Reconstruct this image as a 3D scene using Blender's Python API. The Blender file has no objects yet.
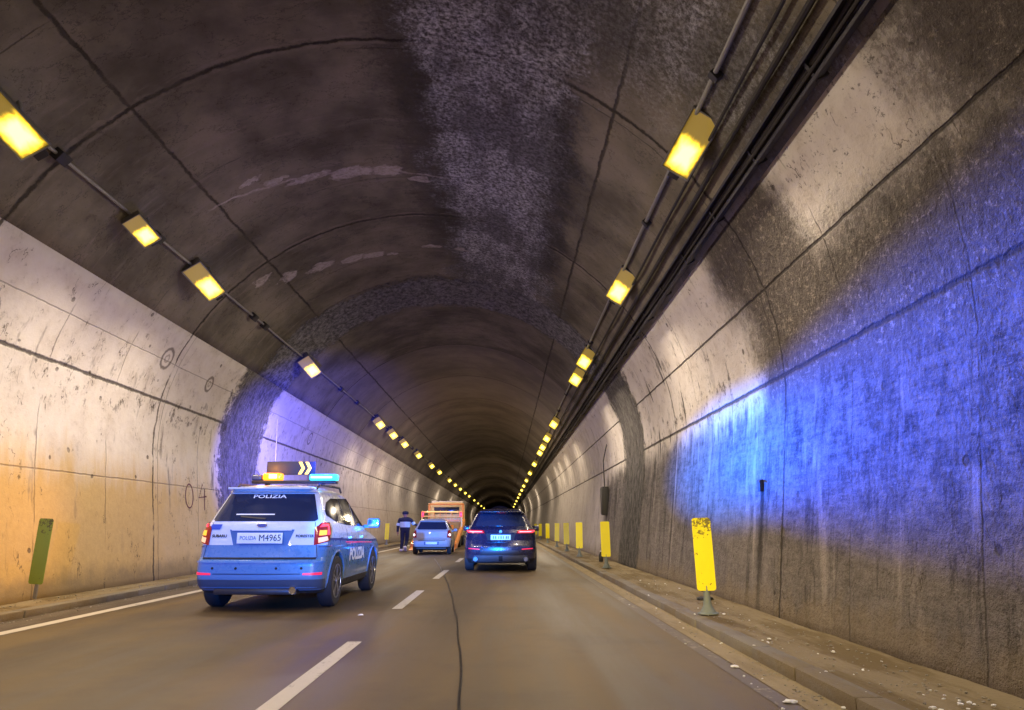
import bpy, bmesh, math, random
from mathutils import Vector, Matrix
random.seed(7)
SC = bpy.context.scene
COL = SC.collection
R = math.radians

# ------------------------------------------------------------------ camera
cam = bpy.data.cameras.new('camera')
cam.lens = 24.96; cam.sensor_width = 36; cam.clip_end = 1000; cam.clip_start = 0.05
co = bpy.data.objects.new('camera', cam); COL.objects.link(co)
co.location = (0, 0, 1.2)
co.rotation_euler = (R(90 + 13.46), 0, R(-0.56))
SC.camera = co
# ------------------------------------------------------------------ world / exposure
w = bpy.data.worlds.new('World'); SC.world = w; w.use_nodes = True
bg = w.node_tree.nodes['Background']
bg.inputs[0].default_value = (0.05, 0.045, 0.12, 1); bg.inputs[1].default_value = 0.12
SC.view_settings.view_transform = 'Standard'
SC.view_settings.look = 'None'
SC.view_settings.exposure = 0.12
SC.view_settings.gamma = 1

LAMP_W = 36.0          # tunnel lamps
LAMP_COL = (1.0, 0.82, 0.60)
BLUE = (0.02, 0.09, 1.0)

def light(name, kind, loc, aim, energy, color, parent=None, **kw):
    l = bpy.data.lights.new(name, kind); l.energy = energy; l.color = color
    sc = kw.pop('scale', None)
    for k, v in kw.items(): setattr(l, k, v)
    o = bpy.data.objects.new(name, l); COL.objects.link(o)
    o.location = loc
    if aim is not None:
        d = Vector(aim) - Vector(loc)
        o.rotation_euler = d.to_track_quat('-Z', 'Y').to_euler()
    if sc: o.scale = sc
    if parent: o.parent = parent; o.matrix_parent_inverse = Matrix.Translation(-Vector(parent.location)) if parent.rotation_euler.z == 0 else parent.matrix_world.inverted()
    return o
# the patrol vehicle behind the camera throws its blue beacon beam along the queue
light('beacon_beam', 'SPOT', (-1.3, -3.2, 1.75), (-4.0, 18, 0.95), 11000, (0.0, 0.18, 1.0), spot_size=R(34), spot_blend=0.8, shadow_soft_size=0.06, scale=(1.0, 0.40, 1))
# blue beacon of the leading patrol car: beam swept on the right hand wall
light('beacon_sweep', 'SPOT', (-2.72, 12.1, 1.98), (3.75, 7.2, 2.3), 30000, (0.0, 0.08, 1.0), spot_size=R(86), spot_blend=1.0, shadow_soft_size=0.05, scale=(1.0, 0.20, 1))
light('beacon_sweep', 'SPOT', (-2.72, 12.1, 1.98), (3.75, 11.6, 2.2), 15000, (0.0, 0.17, 1.0), spot_size=R(80), spot_blend=1.0, shadow_soft_size=0.05, scale=(1.0, 0.24, 1))
light('beacon_beam', 'SPOT', (-1.3, -3.2, 1.75), (-1.75, 25, 0.7), 80000, (0.0, 0.20, 1.0), spot_size=R(11.8), spot_blend=0.6, shadow_soft_size=0.06, scale=(1.0, 0.45, 1))
light('beacon_glow', 'POINT', (-3.05, 12.15, 2.28), None, 70, (0.03, 0.06, 1.0), shadow_soft_size=0.05)
light('beacon_sweep', 'SPOT', (-3.0, 12.45, 2.1), (-7.0, 24.5, 3.2), 24000, (0.02, 0.04, 1.0), spot_size=R(42), spot_blend=1.0, shadow_soft_size=0.05)
light('amber_glow', 'POINT', (-4.05, 11.85, 2.15), None, 14, (1.0, 0.40, 0.03), shadow_soft_size=0.05)
light('amber_sweep', 'SPOT', (-4.35, 11.85, 2.0), (-7.2, 9.5, 0.9), 260, (1.0, 0.50, 0.05), spot_size=R(110), spot_blend=1.0, shadow_soft_size=0.05, scale=(1, 0.6, 1))
# head lamps of the car that carries the camera
for sx in (-0.65, 0.65):
    light('head_lamp_beam', 'SPOT', (sx, 0.9, 0.65), (sx + 2.0, 20, 0.7), 1300, (1, 0.74, 0.30), spot_size=R(56), spot_blend=0.9, shadow_soft_size=0.08, scale=(1, 0.3, 1))

# ------------------------------------------------------------------ object helpers
def obj(name, me, parent=None, mat=None):
    o = bpy.data.objects.new(name, me); COL.objects.link(o)
    if mat is not None:
        for m in (mat if isinstance(mat, (list, tuple)) else [mat]): me.materials.append(m)
    if parent: o.parent = parent
    return o
def tag(o, label=None, cat=None, group=None, kind=None):
    if label: o['label'] = label
    if cat: o['category'] = cat
    if group: o['group'] = group
    if kind: o['kind'] = kind
    return o
def empty(name, loc, rz=0):
    o = bpy.data.objects.new(name, None); COL.objects.link(o)
    o.location = loc; o.rotation_euler = (0, 0, rz); o.empty_display_size = 0.2
    return o
def copy_tree(o, parent=None):
    c = o.copy(); COL.objects.link(c); c.parent = parent
    for ch in [x for x in bpy.data.objects if x.parent == o]:
        d = copy_tree(ch, c); d.matrix_parent_inverse = ch.matrix_parent_inverse
    return c
def smooth(me, ang=35):
    for p in me.polygons: p.use_smooth = True
    try: me.set_sharp_from_angle(angle=R(ang))
    except Exception: pass

class MB:
    def __init__(s): s.bm = bmesh.new()
    def box(s, cx, cy, cz, sx, sy, sz, bev=0.0, rot=None, mi=0, segs=2):
        m = Matrix.Translation((cx, cy, cz))
        if rot is not None: m = m @ rot
        m = m @ Matrix.Diagonal((sx, sy, sz, 1))
        r = bmesh.ops.create_cube(s.bm, size=1, matrix=m)
        fs = set(f for v in r['verts'] for f in v.link_faces)
        for f in fs: f.material_index = mi
        if bev > 0:
            es = list(set(e for v in r['verts'] for e in v.link_edges))
            bmesh.ops.bevel(s.bm, geom=es, offset=bev, segments=segs, affect='EDGES', profile=0.6)
        return s
    def tube(s, pts, rad, n=10, cap=True, mi=0):
        pts = [Vector(p) for p in pts]
        rads = rad if isinstance(rad, (list, tuple)) else [rad] * len(pts)
        rings = []
        up = None
        for i, p in enumerate(pts):
            t = (pts[min(i + 1, len(pts) - 1)] - pts[max(i - 1, 0)]).normalized()
            if up is None: up = Vector((0, 0, 1)) if abs(t.z) < 0.9 else Vector((1, 0, 0))
            a = t.cross(up).normalized(); b = t.cross(a).normalized()
            rings.append([s.bm.verts.new(p + (a * math.cos(k * 2 * math.pi / n) + b * math.sin(k * 2 * math.pi / n)) * rads[i]) for k in range(n)])
        for r0, r1 in zip(rings, rings[1:]):
            for k in range(n):
                f = s.bm.faces.new((r0[k], r0[(k + 1) % n], r1[(k + 1) % n], r1[k])); f.material_index = mi
        if cap:
            s.bm.faces.new(rings[0]); s.bm.faces.new(list(reversed(rings[-1])))
        return s
    def lathe(s, prof, axis='Z', c=(0, 0, 0), n=32, mi=0):
        # prof: list of (radius, height)
        c = Vector(c); rings = []
        for r_, h in prof:
            ring = []
            for k in range(n):
                a = 2 * math.pi * k / n
                u, v = r_ * math.cos(a), r_ * math.sin(a)
                q = (u, v, h) if axis == 'Z' else ((h, u, v) if axis == 'X' else (u, h, v))
                ring.append(s.bm.verts.new(c + Vector(q)))
            rings.append(ring)
        for r0, r1 in zip(rings, rings[1:]):
            for k in range(n):
                f = s.bm.faces.new((r0[k], r0[(k + 1) % n], r1[(k + 1) % n], r1[k])); f.material_index = mi
        for rr_ in (rings[0], rings[-1]):
            try: s.bm.faces.new(rr_).material_index = mi
            except Exception: pass
        return s
    def prism(s, poly, axis, a, b, mi=0):
        # poly in the two other axes; extruded along axis from a to b
        def P(u, v, h):
            return {'X': (h, u, v), 'Y': (u, h, v), 'Z': (u, v, h)}[axis]
        v0 = [s.bm.verts.new(P(u, v, a)) for u, v in poly]; v1 = [s.bm.verts.new(P(u, v, b)) for u, v in poly]
        fs = [s.bm.faces.new(v0), s.bm.faces.new(v1)]
        n = len(poly)
        for k in range(n): fs.append(s.bm.faces.new((v0[k], v0[(k + 1) % n], v1[(k + 1) % n], v1[k])))
        for f in fs: f.material_index = mi
        return s
    def mesh(s, name, sm=None):
        bmesh.ops.recalc_face_normals(s.bm, faces=s.bm.faces)
        me = bpy.data.meshes.new(name); s.bm.to_mesh(me); s.bm.free()
        if sm: smooth(me, sm)
        return me
    def build(s, name, mat, parent=None, sm=35):
        return obj(name, s.mesh(name, sm), parent, mat)

# ------------------------------------------------------------------ node DSL
class G:
    def __init__(s, name):
        s.m = bpy.data.materials.new(name); s.m.use_nodes = True
        s.nt = s.m.node_tree; s.b = s.nt.nodes['Principled BSDF']
    def node(s, t, **kw):
        n = s.nt.nodes.new(t)
        for k, v in kw.items(): setattr(n, k, v)
        return n
    def link(s, a, b): s.nt.links.new(a, b)
    def setin(s, inp, v):
        if isinstance(v, X): s.link(v.s, inp)
        elif isinstance(v, (tuple, list)) and len(v) == 3 and inp.type == 'RGBA': inp.default_value = (*v, 1)
        else: inp.default_value = v
    def math(s, op, a, b=0.0, c=None, clamp=False):
        n = s.node('ShaderNodeMath', operation=op, use_clamp=clamp)
        s.setin(n.inputs[0], a); s.setin(n.inputs[1], b)
        if c is not None: s.setin(n.inputs[2], c)
        return X(s, n.outputs[0])
    def coords(s, kind='Object'):
        t = s.node('ShaderNodeTexCoord'); x = s.node('ShaderNodeSeparateXYZ'); s.link(t.outputs[kind], x.inputs[0])
        s.P = X(s, t.outputs[kind])
        return X(s, x.outputs[0]), X(s, x.outputs[1]), X(s, x.outputs[2])
    def vec(s, x, y, z):
        n = s.node('ShaderNodeCombineXYZ')
        for i, v in enumerate((x, y, z)): s.setin(n.inputs[i], v)
        return X(s, n.outputs[0])
    def noise(s, p, scale, detail=4, rough=0.6, dist=0.0, out=0):
        n = s.node('ShaderNodeTexNoise'); s.link(p.s, n.inputs['Vector'])
        n.inputs['Scale'].default_value = scale; n.inputs['Detail'].default_value = detail
        n.inputs['Roughness'].default_value = rough; n.inputs['Distortion'].default_value = dist
        return X(s, n.outputs[out])
    def voro(s, p, scale, feature='F1', rnd=1.0):
        n = s.node('ShaderNodeTexVoronoi', feature=feature); s.link(p.s, n.inputs['Vector'])
        n.inputs['Scale'].default_value = scale; n.inputs['Randomness'].default_value = rnd
        return X(s, n.outputs[0])
    def ss(s, v, a, b, o0=0.0, o1=1.0):
        n = s.node('ShaderNodeMapRange', interpolation_type='SMOOTHSTEP')
        s.setin(n.inputs[0], v); s.setin(n.inputs[1], a); s.setin(n.inputs[2], b)
        s.setin(n.inputs[3], o0); s.setin(n.inputs[4], o1)
        return X(s, n.outputs[0])
    def band(s, v, a, b, soft):     # 1 between a and b
        return s.ss(v, a - soft, a + soft) * s.ss(v, b - soft, b + soft, 1.0, 0.0)
    def mix(s, f, a, b):
        n = s.node('ShaderNodeMix', data_type='RGBA')
        s.setin(n.inputs[0], f); s.setin(n.inputs[6], a); s.setin(n.inputs[7], b)
        return X(s, n.outputs[2])
    def bump(s, h, strength=0.5, dist=0.02):
        n = s.node('ShaderNodeBump'); n.inputs['Strength'].default_value = strength; n.inputs['Distance'].default_value = dist
        s.link(h.s, n.inputs['Height']); s.link(n.outputs[0], s.b.inputs['Normal'])
    def set(s, **kw):
        names = dict(col='Base Color', rough='Roughness', metal='Metallic', coat='Coat Weight', spec='Specular IOR Level', emit='Emission Color', es='Emission Strength', alpha='Alpha')
        for k, v in kw.items(): s.setin(s.b.inputs[names[k]], v)
        return s.m
class X:
    def __init__(s, g, sock): s.g = g; s.s = sock
    def __add__(s, o): return s.g.math('ADD', s, o)
    __radd__ = __add__
    def __sub__(s, o): return s.g.math('SUBTRACT', s, o)
    def __rsub__(s, o): return s.g.math('SUBTRACT', o, s)
    def __mul__(s, o): return s.g.math('MULTIPLY', s, o)
    __rmul__ = __mul__
    def __truediv__(s, o): return s.g.math('DIVIDE', s, o)
    def abs(s): return s.g.math('ABSOLUTE', s)
    def sat(s): return s.g.math('ADD', s, 0.0, clamp=True)
    def max(s, o): return s.g.math('MAXIMUM', s, o)
    def min(s, o): return s.g.math('MINIMUM', s, o)
    def pingpong(s, o): return s.g.math('PINGPONG', s, o)

def simple(name, col, rough=0.6, metal=0.0, var=0.15, scale=8.0, bump=0.0, coat=0.0, spec=0.5, dirt_or_glow=None):
    g = G(name); g.coords()
    n = g.noise(g.P, scale, 5)
    a = tuple(c * (1 - var) for c in col); b = tuple(min(1, c * (1 + var)) for c in col)
    c = g.mix(n, a, b)
    if dirt_or_glow:
        d = g.ss(g.noise(g.P, scale * 0.5, 6, 0.7), 0.5, 0.68)
        c = g.mix(d * dirt_or_glow[1], c, dirt_or_glow[0])
    g.set(col=c, rough=g.ss(n, 0.2, 0.8, max(0.02, rough - 0.06), min(1, rough + 0.08)), metal=metal, coat=coat, spec=spec)
    if bump: g.bump(g.noise(g.P, scale * 4, 4), bump, 0.01)
    return g.m
def emis(name, col, strength, sample=False):
    g = G(name); g.set(col=tuple(c * 0.5 for c in col), emit=col, es=strength, rough=0.3)
    if not sample: g.m.cycles.emission_sampling = 'NONE'
    return g.m

# ------------------------------------------------------------------ tunnel geometry
CX, H0, RAD = -1.88, 2.4, 5.68
Y0, Y1 = -26.0, 270.0
ZP = 5.23                                  # upper edge of the wall paint
def hw(z):                                 # half width: nearly upright at the foot, circular above
    if z < H0: return 5.16 + 0.125 * z
    c = math.sqrt(max(0.0, RAD ** 2 - (z - H0) ** 2))
    return c - 0.22 * (1 - (z - H0) / 2.8) ** 2 if z < H0 + 2.8 else c
def xat(z, side, off=0.0):                 # x of the lining at height z
    return CX + side * (hw(z) - off)
ANG_P = math.asin((ZP - H0) / RAD); ANG_B = math.asin((0.0 - H0) / RAD)
def arc_pt(a, side=1, r=RAD):
    z = H0 + r * math.sin(a); c = math.cos(a)
    return (CX + side * (hw(z) if c >= 0 else -hw(z)), z) if z < H0 + 2.8 else (CX + side * r * c, z)

def joints(g, x, y, z, wob):
    """thin irregular lines every 6 m across the bore"""
    t = (y + 3.0 + wob * 0.20)
    d = g.math('SUBTRACT', g.math('MODULO', t + 60.0, 6.0), 3.0).abs()
    d = 3.0 - d                             # distance to y = 3 + 6k
    return d

def wall_material(side):
    g = G('painted_concrete_left' if side < 0 else 'painted_concrete_right')
    x, y, z = g.coords()
    P = g.P
    n1 = g.noise(P, 0.55, 5, 0.6); n2 = g.noise(P, 2.3, 6, 0.65); n3 = g.noise(P, 11, 5, 0.7)
    nv = g.noise(g.vec(x * 1.0, y * 1.0, z * 0.16), 3.2, 6, 0.65)        # streaks that run down
    fine = g.noise(P, 38, 3, 0.7)
    wob = (n2 - 0.5)
    paint = g.mix(n1, (0.62, 0.57, 0.52), (0.76, 0.72, 0.68))
    paint = g.mix(g.ss(n2, 0.35, 0.75) * 0.45, paint, (0.46, 0.39, 0.33))
    col = paint
    # mottled wear in the paint
    col = g.mix(g.ss(n3 + (n2 - 0.5) * 0.6, 0.58, 0.72) * 0.35, col, (0.30, 0.25, 0.21))
    if side < 0:
        dirt_or_glow = g.ss(z + (nv - 0.5) * 1.3 + (n2 - 0.5) * 0.6, 2.75, 1.7)  # golden lamp light painted into the grime colour low on the wall
        col = g.mix(dirt_or_glow * 0.9 * g.ss(y + (n1 - 0.5) * 4, 21, 14, 0.3, 1.0), col, g.mix(n3, (0.40, 0.26, 0.075), (0.62, 0.42, 0.15)))
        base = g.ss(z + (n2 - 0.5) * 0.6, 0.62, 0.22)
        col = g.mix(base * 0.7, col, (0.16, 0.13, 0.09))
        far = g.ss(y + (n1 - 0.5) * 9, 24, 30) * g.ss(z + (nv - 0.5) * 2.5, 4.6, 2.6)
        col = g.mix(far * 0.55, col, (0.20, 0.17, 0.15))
        st = g.ss(nv, 0.585, 0.68) * g.ss(z, 4.9, 3.6) * g.ss(n1, 0.42, 0.6)
        col = g.mix(st * 0.75, col, (0.11, 0.09, 0.08))
        rough_mask = far * 0.3
    else:
        # soot on the lower half of the near wall, its top edge ragged
        low = g.ss(z + (nv - 0.5) * 1.1 + (n2 - 0.5) * 0.9, 3.1, 2.5) * g.ss(y + (n1 - 0.5) * 3, 26.5, 24.5)
        # speckled bands where the paint has come off
        yd = y + (n1 - 0.5) * 2.2 + (z - 4.0) * -0.28
        b1 = g.band(yd, 7.4, 10.1, 0.45)
        b0 = g.ss(yd, 5.3, 4.3)
        lowpatch = g.ss(yd, 10.6, 9.6) * g.ss(z + (n2 - 0.5) * 0.8, 4.7, 3.9)
        soot = b1.max(b0).max(lowpatch)
        spk = g.ss(g.noise(g.vec(x, y * 1.5, z * 1.1), 9, 6, 0.8) + (soot - 0.5) * 0.34 + (n2 - 0.5) * 0.25, 0.47, 0.58)
        mid = soot * 0.72 + spk * 0.28
        spk_light = g.ss(g.noise(P, 24, 4, 0.75) + (n2 - 0.5) * 0.3, 0.66, 0.72) * 0.5
        col = g.mix(spk_light, col, (0.14, 0.12, 0.10))
        brown = g.mix(n3, (0.03, 0.026, 0.023), (0.20, 0.17, 0.15))
        col = g.mix(mid.sat() * g.ss(soot, 0.0, 0.25), col, brown)
        grain = g.noise(g.vec(x, y * 0.6, z * 1.3), 26, 5, 0.8)
        dk = g.mix(g.ss(g.noise(g.vec(x, y * 1.1, z * 0.9), 3.2, 9, 0.82) * 0.55 + g.noise(g.vec(x, y * 0.25, z * 1.6), 9, 6, 0.75) * 0.3 + nv * 0.15, 0.40, 0.59), (0.020, 0.018, 0.020), (0.20, 0.18, 0.175))
        dk = g.mix(g.ss(z + (nv - 0.5) * 1.4 + (n2 - 0.5) * 0.7, 2.0, 0.6) * 0.42, dk, g.mix(g.noise(g.vec(x, y * 0.5, z * 1.4), 12, 6, 0.8), (0.16, 0.135, 0.12), (0.44, 0.39, 0.36)))
        col = g.mix(low * 0.92, col, dk)
        col = g.mix(g.ss(grain, 0.56, 0.66) * low * 0.5, col, (0.36, 0.31, 0.28)); col = g.mix(g.ss(grain, 0.42, 0.34) * low * 0.6, col, (0.03, 0.025, 0.022))
        chip = g.noise(g.vec(x, y * 0.9, z * 1.2), 13, 7, 0.85)
        col = g.mix(g.ss(chip + (n2 - 0.5) * 0.25, 0.555, 0.60) * soot * (1.0 - low) * 0.55, col, (0.44, 0.38, 0.32))
        col = g.mix(g.ss(chip + (n2 - 0.5) * 0.3, 0.42, 0.37) * g.ss(y, 18, 7, 0.15, 1.0) * (1.0 - low) * 0.75, col, (0.06, 0.05, 0.042))
        # pale runs of lime in the soot
        run = g.ss(g.noise(g.vec(x, y * 1.0, z * 0.10), 2.1, 5, 0.6, 0.4), 0.56, 0.68) * low
        col = g.mix(run * 0.6, col, (0.42, 0.37, 0.34))
        run2 = g.ss(g.noise(g.vec(x + 5.1, y * 1.3, z * 0.16), 2.6, 7, 0.75), 0.53, 0.62) * low
        col = g.mix(run2 * 0.6, col, (0.03, 0.026, 0.025))
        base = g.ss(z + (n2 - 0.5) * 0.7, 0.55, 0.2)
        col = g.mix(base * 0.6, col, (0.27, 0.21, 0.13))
        # black leak at one anchor
        dy = (y - 9.75 + (nv - 0.5) * 0.35).abs()
        leak = g.ss(dy + (n3 - 0.5) * 0.08, 0.11, 0.03) * g.ss(z, 1.78, 1.70) * g.ss(z, -0.3, 1.3, 0.35, 1.0)
        col = g.mix(leak * 0.85, col, (0.012, 0.01, 0.01))
        # black stains that bleed out of the joints before the rough ring
        st = g.ss(nv, 0.56, 0.62) * g.band(y + (z - 4) * 0.25, 12.2, 17.4, 0.7) * g.band(z + (n1 - 0.5) * 2, 2.5, 4.7, 0.6)
        col = g.mix(st * 0.9, col, (0.02, 0.018, 0.018))
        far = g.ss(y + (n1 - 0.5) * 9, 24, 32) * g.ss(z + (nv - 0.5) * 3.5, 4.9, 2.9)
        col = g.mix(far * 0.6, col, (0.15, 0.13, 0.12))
        rough_mask = low.max(soot)
    # the rough grey ring of sprayed concrete
    ring = g.band(y + (n2 - 0.5) * 1.5 + (n3 - 0.5) * 1.1 + (fine - 0.5) * 0.5, 18.5, 21.4, 0.16)
    rc = g.mix(g.ss(g.noise(g.vec(x, y, z * 0.4), 9, 7, 0.8), 0.38, 0.64), (0.035, 0.033, 0.034), (0.22, 0.21, 0.205))
    col = g.mix(ring * 0.93, col, rc)
    # joints
    d = joints(g, x, y, z, wob)
    jl = g.ss(d + (n3 - 0.5) * 0.03, 0.035, 0.012) * g.ss(n2, 0.3, 0.5)
    d2 = g.math('SUBTRACT', g.math('MODULO', y + wob * 0.12 + 60.8, 2.0), 1.0).abs()
    jh = g.ss(d2, 0.982, 0.995) * g.ss(n1, 0.42, 0.55) * 0.55
    zl = z + wob * 0.05
    if side < 0:
        hl = g.ss((zl - 3.78).abs() + (n3 - 0.5) * 0.06, 0.045, 0.01).max(g.ss((zl - 2.05).abs(), 0.02, 0.006) * 0.4)
        hl = hl.max(g.ss((zl - 4.55).abs(), 0.016, 0.005) * 0.4)
    else:
        hl = g.ss((zl - 4.26).abs() + (n3 - 0.5) * 0.01, 0.024, 0.008).max(g.ss((zl - 3.1).abs() + (n3 - 0.5) * 0.05, 0.04, 0.01))
    nz = 1.0 - ring
    lines = (jl.max(jh).max(hl)) * nz
    col = g.mix(lines * 0.85, col, (0.035, 0.028, 0.025))
    crk = g.ss((g.noise(g.vec(x, y * 1.2, z * 0.45), 1.3, 5, 0.6) - 0.5).abs(), 0.006, 0.002) * g.ss(n2, 0.5, 0.58)
    col = g.mix(crk * nz * 0.75, col, (0.07, 0.055, 0.045))
    fs = g.ss(g.noise(P, 30, 5, 0.8), 0.60, 0.70) * g.ss(n2 + n1 - 0.5, 0.40, 0.62)
    col = g.mix(fs * 0.45, col, (0.16, 0.13, 0.11))
    # dark bleeding near the long joint and pock marks
    blot = g.ss(g.noise(g.vec(x, y * 1.3, z * 1.0), 2.8, 7, 0.75), 0.56, 0.63) * g.ss((z - (3.65 if side < 0 else 3.3)).abs(), 0.75, 0.05)
    col = g.mix(blot * 0.8, col, (0.06, 0.045, 0.035))
    pv = g.voro(P, 1.9)
    pock = g.ss(pv + (n3 - 0.5) * 0.10, 0.10, 0.06) * g.ss(n1, 0.36, 0.5)
    col = g.mix(pock * 0.75, col, (0.07, 0.055, 0.045))
    if side < 0:      # old core holes ringed with lime
        for (cy, cz, r) in ((9.6, 4.18, 0.17), (14.6, 4.6, 0.2), (16.9, 4.5, 0.16), (26.3, 4.3, 0.2)):
            dd = g.math('SQRT', (y - cy) * (y - cy) + (z - cz) * (z - cz)) + (n3 - 0.5) * 0.08
            col = g.mix(g.ss((dd - r).abs(), 0.05, 0.015) * 0.75, col, (0.09, 0.07, 0.06))
            col = g.mix(g.ss((dd - r * 0.35).abs(), 0.03, 0.01) * 0.5, col, (0.12, 0.09, 0.07))
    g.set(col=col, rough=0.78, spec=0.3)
    h = (fine * 0.35 + n3 * 1.0) * (rough_mask * 0.9 + ring * 1.2 + 0.12) + n2 * 0.35 - lines * 0.5 - pock * 0.4
    g.bump(h, 1.0, 0.09 if side > 0 else 0.04)
    return g.m

def ceiling_material():
    g = G('sooted_vault')
    x, y, z = g.coords(); P = g.P
    n1 = g.noise(P, 0.5, 5, 0.6); n2 = g.noise(P, 2.2, 6, 0.65); n3 = g.noise(P, 10, 5, 0.75); fine = g.noise(P, 42, 3, 0.7)
    ns = g.noise(g.vec(x * 0.35, y * 2.2, z * 0.35), 2.0, 6, 0.7)
    xo = x - CX
    wob = n2 - 0.5
    col = g.mix(g.ss(n1, 0.3, 0.7), (0.085, 0.076, 0.056), (0.25, 0.222, 0.170))
    col = g.mix(g.ss(ns, 0.52, 0.75) * 0.55, col, (0.27, 0.225, 0.20))
    col = g.mix(g.ss(n3 + (n2 - 0.5), 0.60, 0.8) * 0.4, col, (0.035, 0.03, 0.028))
    sc1 = g.ss((g.noise(g.vec(x * 0.8, y * 1.4, z), 0.9, 7, 0.65) - 0.5).abs(), 0.005, 0.0015)
    col = g.mix(sc1 * 0.55, col, (0.02, 0.016, 0.015))
    gg = g.noise(P, 28, 5, 0.8)
    col = g.mix(g.ss(gg, 0.58, 0.7) * g.ss(n1 + n2 - 0.5, 0.42, 0.6) * 0.45, col, (0.34, 0.30, 0.27)); col = g.mix(g.ss(gg, 0.42, 0.33) * 0.4, col, (0.04, 0.033, 0.03))
    # newer rings of lining differ a little in tone
    seg = g.node('ShaderNodeTexWhiteNoise', noise_dimensions='1D')
    g.link(g.math('FLOOR', (y + 3.0) / 6.0).s, seg.inputs[1])
    sv = X(g, seg.outputs[0])
    col = g.mix(g.ss(y, 22, 26) * sv * 0.6, col, (0.30, 0.265, 0.25))
    # washed out strip of lime under the crown
    ed = (n1 - 0.5) * 1.5 + (n2 - 0.5) * 1.1 + (n3 - 0.5) * 0.9 + (fine - 0.5) * 0.4
    yy = g.ss(y, 9.5, 6.5)
    strip = g.band(x + ed, -1.35 - 0.0, 1.05, 0.34) * g.ss(y + wob * 1.5, 20.2, 19.6)
    wide = g.band(x + ed * 1.8, -1.6, 2.6, 0.5) * yy
    eff = strip.max(wide * 0.75)
    ec = g.mix(g.ss(g.noise(P, 15, 6, 0.8), 0.38, 0.66), (0.05, 0.05, 0.055), (0.74, 0.76, 0.82))
    e2 = g.noise(g.vec(x * 1.2, y * 0.45, z), 1.7, 8, 0.75)
    ec = g.mix(g.ss(e2 + (n1 - 0.5) * 0.6, 0.40, 0.60), g.mix(0.72, ec, (0.075, 0.072, 0.075)), ec)
    col = g.mix(eff * 0.92, col, ec)
    # dark margin left of the strip
    dm = g.band(x + ed, -1.95, -1.25, 0.3) * g.ss(y, 19, 15)
    col = g.mix(dm * 0.6, col, (0.022, 0.018, 0.018))
    # dark wet patch inside, right of the crown
    dp = g.band(x + ed * 0.7, 0.75, 1.25, 0.2) * g.band(y + wob * 3, 9.0, 17.0, 1.0)
    col = g.mix(dp * 0.7, col, (0.025, 0.02, 0.02))
    ring = g.band(y + (n2 - 0.5) * 1.2 + (n3 - 0.5) * 1.0 + (fine - 0.5) * 0.4, 19.3, 21.8, 0.16)
    col = g.mix(ring * 0.9, col, g.mix(g.ss(g.noise(g.vec(x, y * 0.7, z), 8, 7, 0.8), 0.36, 0.66), (0.045, 0.045, 0.05), (0.30, 0.30, 0.32)))
    # joints: every 6 m across, two along
    d = joints(g, x, y, z, wob)
    jt = g.ss(d + (n3 - 0.5) * 0.09, 0.05, 0.012) * g.ss(n1 + n2 * 0.5, 0.55, 0.75, 0.35, 1.0)
    jt_l = g.ss((d - 0.085).abs() + (n3 - 0.5) * 0.05, 0.05, 0.015) * g.ss(n2, 0.4, 0.6)
    d2 = g.math('SUBTRACT', g.math('MODULO', y + wob * 0.1 + 60.8, 2.0), 1.0).abs()
    jh = g.ss(d2, 0.985, 0.996) * g.ss(n1, 0.48, 0.56) * 0.6
    xl = xo.abs() + wob * 0.09
    jl = g.ss((xl - 3.42).abs() + (n3 - 0.5) * 0.06, 0.03, 0.008) * g.ss(n1 + n2 * 0.5, 0.5, 0.8, 0.3, 1.0)
    nz = (1.0 - ring) * (1.0 - eff * 0.6)
    col = g.mix(jt_l * nz * 0.5, col, (0.26, 0.22, 0.19))
    lines = jt.max(jh).max(jl * 0.9) * nz
    col = g.mix(lines * 0.85, col, (0.015, 0.012, 0.011))
    # lens shaped lime deposits that follow the cracks
    blobs = [(-2.35, 12.9, 0.30, 0.20), (-3.05, 12.8, 0.42, 0.24), (-3.8, 12.6, 0.34, 0.13), (-4.3, 12.3, 0.22, 0.10), (-1.75, 13.3, 0.22, 0.15), (-4.75, 12.0, 0.2, 0.09),
             (-1.15, 17.0, 0.18, 0.14), (-1.85, 16.9, 0.24, 0.09),
             (-2.9, 17.2, 0.18, 0.10), (-3.35, 17.0, 0.28, 0.16), (-3.85, 16.9, 0.30, 0.2), (-4.55, 16.6, 0.28, 0.22), (-5.2, 16.2, 0.26, 0.22), (-5.6, 15.6, 0.22, 0.2)]
    bm_ = None; be = None
    wx = (g.noise(P, 3.0, 4, 0.6) - 0.5) * 0.55; wy_ = (g.noise(g.vec(x + 9.3, y, z), 3.4, 4, 0.6) - 0.5) * 0.42
    for (bx, by, a, b) in blobs:
        u = (x + wx - bx) / a; v = (y + wy_ - by) / b
        dd = g.math('SQRT', u * u + v * v) + (n3 - 0.5) * 0.7 + (n2 - 0.5) * 1.1
        m_ = g.ss(dd, 1.12, 0.82); e_ = g.ss((dd - 1.02).abs(), 0.16, 0.04)
        bm_ = m_ if bm_ is None else bm_.max(m_); be = e_ if be is None else be.max(e_)
    crack = g.ss((y - 12.75 + (x + 3.0) * -0.25 + (n2 - 0.5) * 0.3).abs(), 0.05, 0.01) * g.band(x, -5.4, -1.2, 0.2)
    col = g.mix(bm_.max(crack) * g.ss(n3 + n2 * 0.5, 0.55, 0.9, 0.2, 0.75), col, (0.55, 0.49, 0.46))
    col = g.mix(be * 0.3 * g.ss(n3, 0.4, 0.6), col, (0.03, 0.025, 0.025))
    g.set(col=col, rough=0.82, spec=0.25)
    h = (fine * 0.3 + n3) * (eff * 0.9 + ring * 1.0 + 0.15) + n2 * 0.3 - lines * 0.6 + bm_ * 0.15
    g.bump(h, 0.8, 0.05)
    return g.m

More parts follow.
